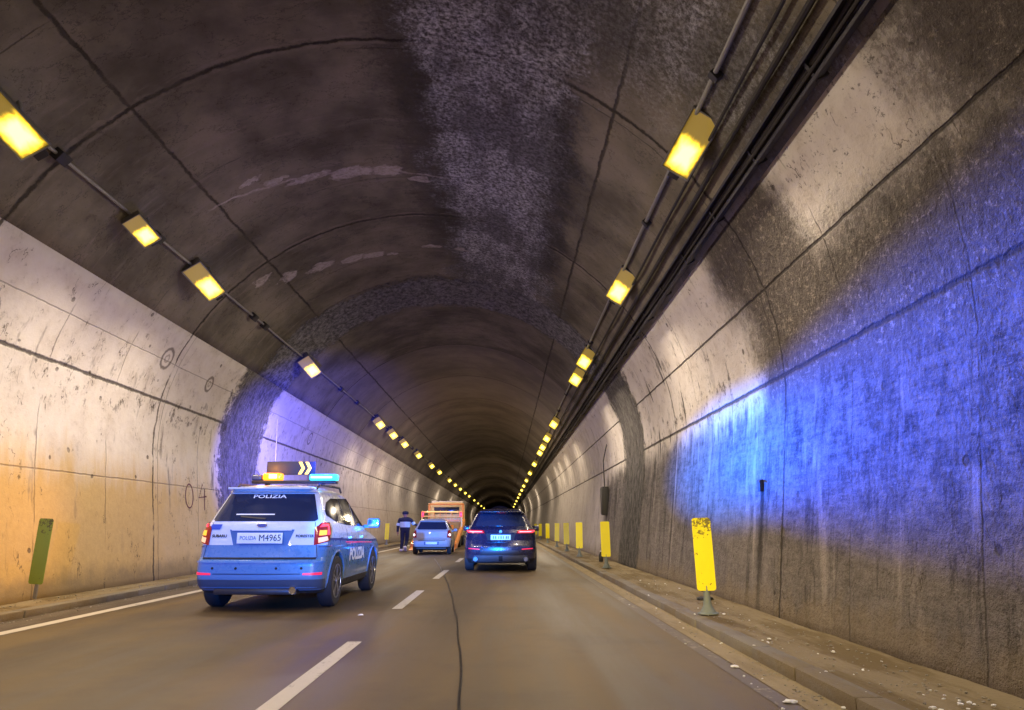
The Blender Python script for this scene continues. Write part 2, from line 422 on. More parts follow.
def lining(name, a0, a1, side, nseg, mat, parent):
    bm = bmesh.new()
    ys = [Y0 + (Y1 - Y0) * i / 148 for i in range(149)]
    rows = []
    for i in range(nseg + 1):
        a = a0 + (a1 - a0) * i / nseg
        px, pz = arc_pt(a, side)
        rows.append([bm.verts.new((px, yy, pz)) for yy in ys])
    rows_o = []
    for r0, r1 in zip(rows, rows[1:]):
        for k in range(len(ys) - 1): bm.faces.new((r0[k], r0[k + 1], r1[k + 1], r1[k]))
    bmesh.ops.recalc_face_normals(bm, faces=bm.faces)
    me = bpy.data.meshes.new(name); bm.to_mesh(me); bm.free(); smooth(me, 40)
    o = obj(name, me, parent, mat)
    md = o.modifiers.new('thickness', 'SOLIDIFY'); md.thickness = 0.4
    # grow outwards, away from the bore axis
    me.update(); f = me.polygons[0]; inward = (Vector((CX, f.center.y, H0)) - f.center).dot(f.normal) > 0
    md.offset = -1 if inward else 1
    return o
tunnel = empty('tunnel', (0, 0, 0))
tag(tunnel, 'arched concrete road tunnel with a sooty dark vault and pale painted walls', 'tunnel')
lining('side_wall', ANG_B, ANG_P, -1, 22, wall_material(-1), tunnel)['label'] = 'cream wall with cracked joints and golden light painted into its grime on the left'
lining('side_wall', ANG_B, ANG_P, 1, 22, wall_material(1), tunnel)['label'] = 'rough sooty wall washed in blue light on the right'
lining('vault', ANG_P, math.pi - ANG_P, 1, 40, ceiling_material(), tunnel)

# ------------------------------------------------------------------ road, kerbs, walkways
XL, XD, XR = -5.62, -1.58, 1.86
KL, KR = -6.35, 2.28
KH = 0.105
def asphalt():
    g = G('asphalt'); x, y, z = g.coords(); P = g.P
    n = g.noise(P, 1.2, 5, 0.6); f = g.noise(P, 160, 3, 0.7); m = g.noise(g.vec(x, y * 0.08, z), 1.6, 5, 0.6)
    col = g.mix(g.ss(m, 0.3, 0.7), (0.080, 0.054, 0.018), (0.165, 0.112, 0.040))
    col = g.mix(g.ss(f, 0.45, 0.7) * 0.3, col, (0.12, 0.10, 0.08))
    p2 = g.noise(P, 0.35, 7, 0.7); col = g.mix(g.ss(p2, 0.45, 0.65) * 0.45, col, (0.055, 0.040, 0.026))
    col = g.mix(g.ss(g.voro(P, 70), 0.25, 0.1) * 0.35, col, (0.20, 0.16, 0.12))
    wt = None
    for c in (-4.55, -2.75, -0.75, 0.95):
        t = g.ss((x - c + (n - 0.5) * 0.3).abs(), 0.5, 0.1); wt = t if wt is None else wt.max(t)
    col = g.mix(wt * 0.25, col, (0.035, 0.028, 0.022))
    g.set(col=col, rough=g.ss(m, 0.3, 0.7, 0.5, 0.7), spec=0.35); g.bump(f, 0.3, 0.006)
    return g.m
def dusty(name, c1, c2, dirt_or_glow=(0.14, 0.105, 0.06), scale=1.5, cover=0.5):
    g = G(name); x, y, z = g.coords(); P = g.P
    n = g.noise(P, scale, 6, 0.65); f = g.noise(P, 30, 4, 0.7); l = g.noise(g.vec(x * 2, y * 0.35, z), 1.4, 5, 0.7)
    col = g.mix(n, c1, c2)
    col = g.mix(g.ss(l, 0.42, 0.6) * cover, col, dirt_or_glow)
    col = g.mix(g.ss(f, 0.6, 0.72) * 0.4, col, tuple(c * 0.35 for c in c1))
    col = g.mix(g.ss(g.voro(P, 26), 0.12, 0.06) * g.ss(n, 0.5, 0.6) * 0.6, col, (0.5, 0.46, 0.38))
    g.set(col=col, rough=0.85, spec=0.25); g.bump(f + n * 0.7, 0.7, 0.02)
    return g.m
M_road = asphalt()
def sheet(name, x0, x1, z, mat, parent=None, y0=Y0, y1=Y1, th=0.0):
    b = MB(); 
    n = 60 if (y1 - y0) > 50 else 1
    bm = b.bm
    for i in range(n):
        a, c = y0 + (y1 - y0) * i / n, y0 + (y1 - y0) * (i + 1) / n
        bm.faces.new([bm.verts.new(p) for p in ((x0, a, z), (x1, a, z), (x1, c, z), (x0, c, z))])
    bmesh.ops.remove_doubles(bm, verts=bm.verts, dist=1e-4)
    return b.build(name, mat, parent, None)
road = sheet('road', -7.6, 3.9, 0.0, M_road); tag(road, kind='structure')
M_gut = dusty('gutter_dust', (0.26, 0.205, 0.12), (0.38, 0.31, 0.19), (0.20, 0.15, 0.07), 1.8, 0.5)
M_gutL = dusty('gutter_dust_left', (0.10, 0.08, 0.06), (0.17, 0.14, 0.11), (0.08, 0.06, 0.04), 1.8, 0.6)
M_kerb = dusty('kerb_concrete', (0.17, 0.155, 0.13), (0.27, 0.245, 0.20), (0.20, 0.155, 0.09), 2.5, 0.8)
M_walk = dusty('walkway_dirt', (0.20, 0.155, 0.085), (0.32, 0.26, 0.16), (0.13, 0.088, 0.03), 1.2, 0.75)
gt = sheet('gutter', XR + 0.16, KR + 0.02, 0.004, M_gut); tag(gt, kind='structure')
gt = sheet('gutter', KL - 0.02, XL - 0.18, 0.004, M_gutL); tag(gt, kind='structure')
def kerb(x0, x1, name):
    b = MB(); rnd = random.Random(3)
    y = -10.0; s = 1 if x1 > 0 else -1
    while y < 160:
        L = 1.0; j = rnd.uniform(-0.008, 0.008); h = KH + rnd.uniform(-0.01, 0.006)
        b.box((x0 + x1) / 2 + j, y + L / 2, h / 2 - 0.02, abs(x1 - x0), L - 0.004, h + 0.04, 0.022)
        y += L
    o = b.build(name, M_kerb); tag(o, kind='structure'); return o
kerb(KR, KR + 0.2, 'kerb'); kerb(KL - 0.2, KL, 'kerb')
def walkway(x0, x1):
    bm = bmesh.new(); rnd = random.Random(5)
    nx = 8; ny = 260; V = []
    for j in range(ny + 1):
        y = -10 + 170 * (j / ny) ** 1.6 if j else -10
        row = []
        for i in range(nx + 1):
            t = i / nx; x = x0 + (x1 - x0) * t
            z = KH - 0.012 + 0.06 * t ** 3 + rnd.uniform(-0.008, 0.012) * (1 if 0 < i else 0)
            row.append(bm.verts.new((x, y, z)))
        V.append(row)
    for a, b_ in zip(V, V[1:]):
        for i in range(nx): bm.faces.new((a[i], a[i + 1], b_[i + 1], b_[i]))
    bmesh.ops.recalc_face_normals(bm, faces=bm.faces)
    me = bpy.data.meshes.new('walkway'); bm.to_mesh(me); bm.free(); smooth(me, 60)
    o = obj('walkway', me, None, M_walk); tag(o, kind='structure')
walkway(KR + 0.19, 3.6); walkway(KL - 0.19, -7.4)
def worn_paint(name, worn, col=(0.62, 0.58, 0.5)):
    g = G(name); x, y, z = g.coords(); P = g.P
    n = g.noise(P, 9, 6, 0.75); l = g.noise(g.vec(x * 3, y * 0.5, z), 2, 5, 0.7)
    c = g.mix(n, tuple(k * 0.8 for k in col), col)
    c = g.mix(g.ss(n * 0.6 + l * 0.4, worn, worn + 0.12), c, (0.13, 0.105, 0.075))
    g.set(col=c, rough=0.6, spec=0.4); return g.m
M_line = worn_paint('road_paint', 0.53); M_lineR = worn_paint('road_paint_dusty', 0.36, (0.36, 0.31, 0.22)); M_lineL = worn_paint('edge_paint', 0.55, (0.62, 0.58, 0.50))
sheet('edge_line', XL - 0.17, XL, 0.004, M_lineL, road); sheet('edge_line', XR, XR + 0.14, 0.004, M_lineR, road)
for i, (a, c) in enumerate([(5.05, 8.0), (11.0, 14.0), (17.0, 20.2), (24.5, 27.3), (31, 34), (38, 41), (45, 48), (52, 55), (59, 62), (66, 69), (73, 76), (-1, 2)]):
    sheet('lane_dash', XD - 0.075, XD + 0.075, 0.004, M_line, road, a, c)
# sealed crack wandering along the lane
def seam(pts, wd):
    b = MB(); bm = b.bm; prev = None
    for i, (x, y) in enumerate(pts):
        t = Vector((pts[min(i + 1, len(pts) - 1)][0] - pts[max(i - 1, 0)][0], pts[min(i + 1, len(pts) - 1)][1] - pts[max(i - 1, 0)][1])).normalized()
        nn = Vector((t.y, -t.x)) * (wd / 2)
        cur = (bm.verts.new((x + nn.x, y + nn.y, 0.0035)), bm.verts.new((x - nn.x, y - nn.y, 0.0035)))
        if prev: bm.faces.new((prev[0], prev[1], cur[1], cur[0]))
        prev = cur
    b.build('sealed_crack', simple('bitumen_seal', (0.012, 0.010, 0.009), 0.35, var=0.3), road, None)
sp = []
for i in range(60):
    y = 1.5 + i * 0.5
    x = -0.27 - 0.040 * max(0, y - 4.4) ** 1.3 + 0.008 * math.sin(y * 2.1) + 0.006 * math.sin(y * 5.3)
    if x > -2.6: sp.append((x, y))
seam(sp, 0.022)

# ------------------------------------------------------------------ common materials
M_steel = simple('galvanised_steel', (0.30, 0.30, 0.29), 0.5, 0.6, 0.25, 14, 0.1)
M_dark = simple('dark_grey_metal', (0.035, 0.034, 0.036), 0.55, 0.3, 0.3, 10, 0.1)
M_sooty = simple('sooty_cable', (0.03, 0.026, 0.025), 0.75, 0, 0.4, 12, 0.1)
M_black = simple('black_plastic', (0.015, 0.015, 0.016), 0.5, 0, 0.3, 12)
M_rubber = simple('tyre_rubber', (0.018, 0.018, 0.02), 0.75, 0, 0.3, 20, 0.2)

# ------------------------------------------------------------------ tunnel lamps
def lamp_glass():
    g = G('lamp_glass'); x, y, z = g.coords()
    n = g.noise(g.vec(x * 3, y * 1.2, z), 4, 3)
    hot = g.ss((x.abs() * 4.6).max((y - 0.17).abs() * 3.4) + (n - 0.5) * 0.5 + x * x * 4, 1.05, 0.30)
    c = g.mix(hot, (1.0, 0.60, 0.0), (1.0, 0.82, 0.12))
    g.set(col=(0.4, 0.35, 0.2), emit=c, es=hot * 5.0 + 0.16, rough=0.15)
    g.m.cycles.emission_sampling = 'NONE'
    return g.m
M_lglass = lamp_glass()
M_house = simple('lamp_housing_aluminium', (0.20, 0.20, 0.20), 0.45, 0.5, 0.25, 9, 0.05, dirt_or_glow=((0.05, 0.045, 0.04), 0.6))
LXS, LZ = {-1: 4.08, 1: 4.22}, 5.88
def lamp_meshes():
    # local frame: long axis Y, glass looks down -Z, then tilted so that it faces the traffic
    hb = MB(); hb.box(0, 0, 0.09, 0.40, 0.90, 0.15, 0.02)
    for sx in (-1, 1): hb.box(sx * 0.195, 0, 0.005, 0.022, 0.92, 0.055, 0.005)
    for sy in (-1, 1): hb.box(0, sy * 0.45, 0.005, 0.40, 0.022, 0.055, 0.005)
    for k in range(7): hb.box(0, -0.36 + k * 0.12, 0.175, 0.36, 0.012, 0.03)
    gb = MB(); gb.box(0, 0, 0.006, 0.366, 0.876, 0.012, 0.003)
    br = MB()
    br.box(0, -0.02, 0.22, 0.05, 0.05, 0.16, 0.006); br.box(0.0, -0.02, 0.30, 0.44, 0.06, 0.02, 0.004)
    for sx in (-1, 1): br.box(sx * 0.21, -0.02, 0.19, 0.012, 0.05, 0.24, 0.003)
    gl = MB(); gl.box(0, 0.53, 0.12, 0.15, 0.11, 0.11, 0.012)
    return hb.mesh('housing', 35), gb.mesh('glass'), br.mesh('bracket', 35), gl.mesh('junction_box', 35)
_lm = lamp_meshes()
proto_lamp = None
def ordinal(n): return ['nearest', 'second', 'third', 'fourth', 'fifth', 'sixth', 'seventh', 'eighth', 'ninth', 'tenth', 'eleventh', 'twelfth', 'thirteenth', 'fourteenth', 'fifteenth', 'sixteenth', 'seventeenth', 'eighteenth', 'nineteenth', 'twentieth'][n]
yl = [7.66, 10.9, 13.4, 21.2, 33.5, 37.6, 42, 49, 58, 65, 77, 86, 96, 108, 120, 140, 160, 182, 206]
yr_ = [8.1, 13.6, 20.0, 22.6, 33.3, 39, 43.5, 47, 56, 66, 77, 88, 99, 112, 126, 144, 166, 190]
def place_lamp(side, y, idx, tot):
    root = empty('tunnel_lamp', (CX + side * LXS[side], y, LZ))
    where = 'left' if side < 0 else 'right'
    look = 'long yellow glowing floodlight' if idx < 3 else 'small yellow glowing floodlight'
    tag(root, f'{look} in the {where} row under the vault, {ordinal(idx)} from the camera', 'tunnel lamp', f'floodlights in the {where} row under the vault')
    for n, me, mt in zip(('housing', 'glass', 'bracket', 'junction_box'), _lm, (M_house, M_lglass, M_steel, M_dark)):
        if not me.materials: me.materials.append(mt)
        o = bpy.data.objects.new(n, me); COL.objects.link(o); o.parent = root
    roll = R(34) * side; tilt = R(28)
    q = Matrix.Rotation(roll, 4, 'Y') @ Matrix.Rotation(-tilt, 4, 'X')
    root.rotation_euler = q.to_euler()
    if side < 0 and idx == 1: root.scale = (0.8, 0.62, 0.8)
    if y < 60 or idx % 2 == 0:
        l = bpy.data.lights.new('lamp_light', 'SPOT'); l.energy = LAMP_W * 12 * (1.0 if y < 60 else 1.7); l.color = LAMP_COL
        l.spot_size = R(168); l.spot_blend = 0.5; l.shadow_soft_size = 0.06
        lo = bpy.data.objects.new('lamp_light', l); COL.objects.link(lo)
        lo.location = (CX + side * (LXS[side] - 0.14), y - 0.03, LZ - 0.16)
        d = Vector((-side * 0.5, 0.0, -1.0)); lo.rotation_euler = d.to_track_quat('-Z', 'Y').to_euler()
for i, y in enumerate(yl): place_lamp(-1, y, i, len(yl))
for i, y in enumerate(yr_): place_lamp(1, y, i, len(yr_))
# behind the camera the rows go on (needed for the light of the near part)
for side in (-1, 1):
    for y in (-1.5, 3.0, -10):
        root = empty('tunnel_lamp', (CX + side * LXS[side], y, LZ)) if y < 0 else None
        if root is None: y = 1.6; root = empty('tunnel_lamp', (CX + side * LXS[side], y, LZ))
        tag(root, f'box floodlight on the {"left" if side<0 else "right"} side above and behind the camera', 'tunnel lamp', 'floodlights behind the camera')
        for n, me in zip(('housing', 'glass', 'bracket', 'junction_box'), _lm):
            o = bpy.data.objects.new(n, me); COL.objects.link(o); o.parent = root
        root.rotation_euler = (Matrix.Rotation(R(34) * side, 4, 'Y') @ Matrix.Rotation(-R(28), 4, 'X')).to_euler()
        l = bpy.data.lights.new('lamp_light', 'SPOT'); l.energy = LAMP_W * 12 * 0.7; l.color = LAMP_COL
        l.spot_size = R(168); l.spot_blend = 0.5; l.shadow_soft_size = 0.06
        lo = bpy.data.objects.new('lamp_light', l); COL.objects.link(lo)
        lo.location = (CX + side * (LXS[side] - 0.14), y - 0.03, LZ - 0.16)
        lo.rotation_euler = Vector((-side * 0.5, 0.0, -1.0)).to_track_quat('-Z', 'Y').to_euler()

# conduits and cable trays
def run(name, side, z, off, rad, mat, label, cat='conduit', wob=0.0, y1=170, y0=-12, group=None, n=8):
    pts = []; rnd = random.Random(int(z * 100) + int(side))
    y = y0
    while y < y1:
        sag = wob * math.sin(y * 1.9) + rnd.uniform(-wob, wob) * 0.4
        pts.append((xat(z, side, off) + sag * 0.5, y, z + sag)); y += 0.75 if y < 40 else 3
    o = MB().tube(pts, rad, n).build(name, mat); tag(o, label, cat, group)
    return o
zc = 6.12
lampcable = empty('conduit', (xat(zc, 1, 0.07), 0, zc)); tag(lampcable, 'pale conduit that links the lamps of the right row', 'conduit')
def run_in(root, z, side, off, rad, mat, name='pipe'):
    o = run(name, side, z, off, rad, mat, None, None, 0.004); 
    o.parent = root; o.matrix_parent_inverse = Matrix.Translation(-root.location)
    for k in ('label', 'category'):
        if k in o: del o[k]
    return o
run_in(lampcable, zc, 1, 0.07, 0.032, M_steel)
for y in [3 + 4.0 * i for i in range(28)]:
    b = MB().box(xat(zc, 1, 0.05), y, zc, 0.13, 0.10, 0.13, 0.01, Matrix.Rotation(R(-40), 4, 'Y')); o = b.build('clamp', M_dark, lampcable); o.matrix_parent_inverse = Matrix.Translation(-lampcable.location)
lampcable = empty('conduit', (xat(zc, -1, 0.07), 0, zc)); tag(lampcable, 'grey conduit that links the lamps of the left row', 'conduit')
run_in(lampcable, zc, -1, 0.07, 0.026, M_steel)
for y in [8.9, 11.7, 16.6, 17.4, 22, 26, 29, 33, 37, 41, 47, 53, 60, 70, 80]:
    b = MB().box(xat(zc, -1, 0.06), y, zc, 0.18, 0.22, 0.16, 0.015, Matrix.Rotation(R(40), 4, 'Y')); o = b.build('junction_box', M_dark, lampcable); o.matrix_parent_inverse = Matrix.Translation(-lampcable.location)
run('cable', 1, 5.86, 0.09, 0.022, M_sooty, 'thin black cable just outside the right lamp row', 'cable', 0.018)
run('cable', 1, 5.66, 0.10, 0.036, M_sooty, 'thick black cable midway between lamps and cable tray', 'cable', 0.008)
# ladder tray at the paint edge
tray = empty('cable_tray', (xat(5.36, 1, 0.1), 0, 5.36)); tag(tray, 'long dark cable tray along the paint edge of the right wall', 'cable tray')
inv = Matrix.Translation(-tray.location)
def traypart(name, mb, mat):
    o = mb.build(name, mat, tray); o.matrix_parent_inverse = inv; return o
a_t = math.atan2(5.36 - H0, xat(5.36, 1) - CX)
def tp(t, off):    # position in the section: t along the wall (up), off from the wall
    a = a_t + t / RAD; r_ = RAD - off
    return (CX + r_ * math.cos(a), H0 + r_ * math.sin(a))
rotw = Matrix.Rotation(-a_t, 4, 'Y')
for nm, t in (('lower_rail', -0.06), ('upper_rail', 0.14)):
    px, pz = tp(t, 0.12); b = MB(); b.box(px, 75, pz, 0.12, 180, 0.03, 0, rotw); traypart(nm, b, M_dark)
for k, (t, off, r_) in enumerate(((-0.02, 0.09, 0.026), (0.04, 0.085, 0.022), (0.09, 0.09, 0.028), (0.03, 0.135, 0.02))):
    px, pz = tp(t, off); rnd = random.Random(k)
    pts = [(px + rnd.uniform(-.006, .006), -12 + 0.8 * i, pz + 0.012 * math.sin(i * 0.9 + k) + rnd.uniform(-.006, .006)) for i in range(220)]
    traypart('power_cable', MB().tube(pts, r_, 7), M_sooty)
for i in range(70):
    y = 1.0 + i * 1.6; px, pz = tp(0.04, 0.07)
    b = MB().box(px, y, pz, 0.13, 0.04, 0.26, 0, rotw); traypart('tray_bracket', b, M_dark)

# ------------------------------------------------------------------ marker boards at the kerbs
def marker_mat(name, col, worn, rough=0.35):
    g = G(name); x, y, z = g.coords(); P = g.P
    n = g.noise(P, 16, 6, 0.75); n2 = g.noise(g.vec(x, y, z * 0.5), 5, 5, 0.7)
    c = g.mix(n2, tuple(k * 0.82 for k in col), col)
    up = g.ss(z, 0.80, 1.2, 0.0, 0.14)
    c = g.mix(g.ss(n + up, worn, worn + 0.04) * 0.85, c, (0.07, 0.055, 0.02))
    g.set(col=c, rough=rough, spec=0.5); return g.m
M_yel = marker_mat('yellow_marker_film', (0.98, 0.86, 0.0), 0.62)
M_yel2 = marker_mat('clean_yellow_marker_film', (0.98, 0.86, 0.0), 0.80)
M_olive = marker_mat('faded_green_yellow_film', (0.24, 0.30, 0.03), 0.64, 0.7)
def board_mesh(wd=0.24, z0=0.28, z1=1.18, flip=0):
    b = MB(); n = 5; r_ = 0.035; poly = []
    for (cx, cz, a0) in ((wd / 2 - r_, z1 - r_, 0), (-wd / 2 + r_, z1 - r_, 90), (-wd / 2 + r_, z0 + r_, 180), (wd / 2 - r_, z0 + r_, 270)):
        for k in range(n): a = R(a0 + 90 * k / (n - 1)); poly.append((cx + r_ * math.cos(a), cz + r_ * math.sin(a)))
    b.prism(poly, 'Y', -0.035, -0.028)
    return b.mesh('board')
_bm = board_mesh()
def post_mesh():
    b = MB(); b.lathe([(0.13, 0.0), (0.13, 0.012), (0.10, 0.02), (0.055, 0.10), (0.045, 0.16), (0.038, 0.26), (0.036, 0.30), (0.036, 0.34), (0.0, 0.34)], n=20); return b.mesh('base', 40)
_pm = post_mesh()
def stem_mesh():
    b = MB(); b.box(0, 0.0, 0.62, 0.05, 0.03, 1.08, 0.006)
    b.box(0, -0.02, 0.45, 0.12, 0.02, 0.03); b.box(0, -0.02, 1.0, 0.12, 0.02, 0.03); return b.mesh('post', 35)
_sm = stem_mesh()
M_plas = simple('grey_green_plastic', (0.16, 0.19, 0.18), 0.6, 0, 0.3, 10, 0.1)
_pm.materials.append(M_plas); _sm.materials.append(M_steel)
_b_y, _b_y2, _b_o = _bm, _bm.copy(), _bm.copy()
_b_y.materials.append(M_yel); _b_y2.materials.append(M_yel2); _b_o.materials.append(M_olive)
def marker(x, y, mesh, label, lean=0.0, rz=0.0, group=None, z=KH + 0.005, thin=False):
    root = empty('marker_post', (x, y, z), rz); root.rotation_euler = (0, lean, rz)
    tag(root, label, 'marker post', group)
    for n, me in (('board', mesh), ('post', _sm)) + ((('base', _pm),) if not thin else ()):
        o = bpy.data.objects.new(n, me); COL.objects.link(o); o.parent = root
    return root
gR = 'yellow marker boards along the right kerb'
rt = [(9.45, _b_y, 'large scuffed yellow marker board with flaked top, nearest on the right walkway', R(-1.5)), (19.3, _b_y2, 'clean yellow marker board second along the right walkway, beside the bare wall', R(-1)),
      (26.2, _b_y2, 'yellow marker board below the dark wall cabinet', 0), (31.5, _b_y2, 'fourth yellow marker board along the right walkway', R(-1)), (37.5, _b_y2, 'fifth yellow marker board along the right walkway', R(1)),
      (45.5, _b_y2, 'sixth yellow marker board along the right walkway', 0), (55, _b_y2, 'seventh yellow marker board, just right of the dark car', 0), (63, _b_y2, 'eighth yellow marker board, half behind the dark car', 0)]
for y, me, lb, ln in rt: marker(2.57 if y < 12 else 2.66, y, me, lb, ln, R(-3), gR)
gL = 'marker boards along the left kerb'
marker(-6.60, 10.55, _b_o, 'faded olive green marker board at the left kerb, nearest the camera', R(2), R(-12), gL, thin=True)
marker(-6.68, 41.5, _b_y2, 'pale yellow marker board on the left walkway behind the standing officer', R(1), 0, gL)
# wall cabinet
cb = empty('wall_cabinet', (xat(2.0, 1, 0.0), 24.8, 1.55)); tag(cb, 'narrow dark cabinet fixed on the right wall above a yellow marker', 'cabinet')
MB().box(-0.1, 0, 0.45, 0.22, 0.5, 0.95, 0.015).build('case', M_black, cb)
MB().box(-0.222, -0.02, 0.45, 0.02, 0.42, 0.86, 0.006).build('door', M_dark, cb)
MB().tube([(-0.1, 0, 0.9), (-0.12, 0, 1.8), (0.02, 0, 2.4)], 0.02, 8).build('conduit', M_dark, cb)
# anchor bracket where the black leak starts
ab = empty('wall_bracket', (xat(1.75, 1, 0.0), 9.75, 1.72)); tag(ab, 'small rusty bracket on the right wall above the black leak', 'bracket')
MB().box(-0.03, 0, 0, 0.06, 0.10, 0.16, 0.01).build('plate', M_black, ab)
MB().tube([(-0.03, 0.0, 0.05), (-0.07, -0.06, 0.06), (-0.08, -0.14, 0.04)], 0.012, 8).build('arm', M_black, ab)

# ------------------------------------------------------------------ cars
def lerp_tab(tab, z):
    if z <= tab[0][0]: return tab[0][1]
    for (a, va), (b, vb) in zip(tab, tab[1:]):
        if z <= b:
            t = (z - a) / (b - a); return va + (vb - va) * t
    return tab[-1][1]
class Car:
    """body as a stack of rounded plan rings; rear centre at the origin, +Y forward"""
    def __init__(s, zs, yr, yf, wt, rr=0.16, rf=0.3, cr=0.10, cf=0.25, bulge=0.03):
        s.zs, s.yr, s.yf, s.w, s.rr, s.rf, s.cr, s.cf, s.bulge = zs, yr, yf, wt, rr, rf, cr, cf, bulge
    def ring(s, z, shrink=0.0):
        w = lerp_tab(s.w, z) - shrink; yr = lerp_tab(s.yr, z) + shrink; yf = lerp_tab(s.yf, z) - shrink
        rr, rf = s.rr, s.rf
        rr = min(rr, w * 0.8, (yf - yr) * 0.2); rf = min(rf, w * 0.8, (yf - yr) * 0.25)
        P = []
        for k in range(8): x = (w - rr) * k / 8; P.append((x, yr + s.cr * (x / w) ** 2))
        y1 = yr + s.cr * ((w - rr) / w) ** 2
        for k in range(7): a = R(-90 + 90 * k / 6); P.append((w - rr + rr * math.cos(a), y1 + rr + rr * math.sin(a)))
        yb = yf - s.cf * ((w - rf) / w) ** 2 - rf; ya = y1 + rr
        for k in range(1, 36):
            t = k / 36; P.append((w - s.bulge * (0.0) , ya + (yb - ya) * t))
        for k in range(7): a = R(90 * k / 6); P.append((w - rf + rf * math.cos(a), yb + rf * math.sin(a)))
        for k in range(1, 9): x = (w - rf) * (1 - k / 8); P.append((x, yf - s.cf * (x / w) ** 2))
        # taper the front and rear a little in plan
        mid = (yr + yf) / 2; hl = (yf - yr) / 2
        P = [(x * (1 - s.bulge * abs((y - mid) / hl) ** 3), y) for x, y in P]
        return P
    def full(s, z, shrink=0.0):
        P = s.ring(z, shrink); return [(x, y) for x, y in P] + [(-x, y) for x, y in reversed(P[1:-1])]
    def rear(s, u, z, e=0.0):         # u: arc length from the rear centre, signed
        P = s.ring(z); sg = 1 if u >= 0 else -1; u = abs(u); acc = 0
        for a, b in zip(P, P[1:]):
            L = math.hypot(b[0] - a[0], b[1] - a[1])
            if acc + L >= u:
                t = (u - acc) / L; return Vector((sg * (a[0] + (b[0] - a[0]) * t), a[1] + (b[1] - a[1]) * t, z))
            acc += L
        return Vector((0, P[-1][1], z))
    def side(s, y, z, sg):
        P = s.ring(z)[14:]
        for a, b in zip(P, P[1:]):
            if a[1] <= y <= b[1]:
                t = (y - a[1]) / max(1e-6, b[1] - a[1]); return Vector((sg * (a[0] + (b[0] - a[0]) * t), y, z))
        return Vector((sg * P[0][0], y, z)) if y < P[0][1] else Vector((sg * P[-1][0], y, z))
    def body(s, wheels, wr, wheel_w, mats, matfn, parent, name='body'):
        bm = bmesh.new(); rows = []
        for z in s.zs: rows.append([bm.verts.new((x, y, z)) for x, y in s.full(z)])
        n = len(rows[0])
        zt = s.zs[-1]
        for sh, dz in ((0.10, 0.018), (0.25, 0.030)):
            rows.append([bm.verts.new((x, y, zt + dz)) for x, y in s.full(zt, sh)])
        for a, b in zip(rows, rows[1:]):
            for k in range(n): bm.faces.new((a[k], a[(k + 1) % n], b[(k + 1) % n], b[k]))
        bm.faces.new(rows[0]); bm.faces.new(rows[-1])
        bmesh.ops.recalc_face_normals(bm, faces=bm.faces)
        me = bpy.data.meshes.new(name); bm.to_mesh(me); bm.free()
        o = bpy.data.objects.new(name, me); COL.objects.link(o)
        cut = MB()
        for (x, y, z) in wheels:
            sg = 1 if x > 0 else -1
            cut.lathe([(wr + 0.055, sg * -0.02 - 0.16), (wr + 0.055, 0.35)], 'X', (x if sg > 0 else x - 0.2, y, z), 40)
        cme = cut.mesh('cut'); cobj = bpy.data.objects.new('cut', cme); COL.objects.link(cobj)
        md = o.modifiers.new('arches', 'BOOLEAN'); md.operation = 'DIFFERENCE'; md.object = cobj; md.solver = 'EXACT'
        dg = bpy.context.evaluated_depsgraph_get(); dg.update()
        me2 = bpy.data.meshes.new_from_object(o.evaluated_get(dg))
        bpy.data.objects.remove(o); bpy.data.objects.remove(cobj)
        me2.name = name; me2.materials.clear()
        for m in mats: me2.materials.append(m)
        for p in me2.polygons:
            p.material_index = matfn(p.center, p.normal)
        smooth(me2, 28)
        ob = bpy.data.objects.new(name, me2); COL.objects.link(ob); ob.parent = parent
        return ob
    def patch(s, name, poly, mapping, mat, parent, e=0.006, skirt=0.012, step=0.045, sm=50):
        """poly: 2D outline in (u,z) wrapped onto the body"""
        bm = bmesh.new()
        f = bm.faces.new([bm.verts.new((a, b, 0)) for a, b in poly])
        us = [p[0] for p in poly]; vs = [p[1] for p in poly]
        t = min(us) + step
        while t < max(us):
            bmesh.ops.bisect_plane(bm, geom=bm.verts[:] + bm.edges[:] + bm.faces[:], plane_co=(t, 0, 0), plane_no=(1, 0, 0)); t += step
        t = min(vs) + step
        while t < max(vs):
            bmesh.ops.bisect_plane(bm, geom=bm.verts[:] + bm.edges[:] + bm.faces[:], plane_co=(0, t, 0), plane_no=(0, 1, 0)); t += step
        return s._wrap(bm, name, mapping, mat, parent, e, skirt, sm)
    def _wrap(s, bm, name, mapping, mat, parent, e, skirt, sm):
        def mp(u, v):
            p = mapping(u, v); d = 0.004
            a = mapping(u + d, v) - mapping(u - d, v); b = mapping(u, v + d) - mapping(u, v - d)
            n = a.cross(b)
            if n.length < 1e-9: n = Vector((0, -1, 0))
            n.normalize()
            c = Vector((0, (lerp_tab(s.yr, v) + lerp_tab(s.yf, v)) / 2, 0.6))
            if (p - c).dot(n) < 0: n = -n
            return p, n
        info = {v: mp(v.co.x, v.co.y) for v in bm.verts}
        be = [ed for ed in bm.edges if len(ed.link_faces) == 1] if skirt else []
        if be:
            r_ = bmesh.ops.extrude_edge_only(bm, edges=be)
            nv = [g_ for g_ in r_['geom'] if isinstance(g_, bmesh.types.BMVert)]
            old = {(round(v.co.x, 5), round(v.co.y, 5)): info[v] for v in info}
            for v in nv:
                p, n = old[(round(v.co.x, 5), round(v.co.y, 5))]
                v.co = p - n * skirt
        for v, (p, n) in info.items(): v.co = p + n * e
        bmesh.ops.recalc_face_normals(bm, faces=bm.faces)
        me = bpy.data.meshes.new(name); bm.to_mesh(me); bm.free(); smooth(me, sm)
        return obj(name, me, parent, mat)
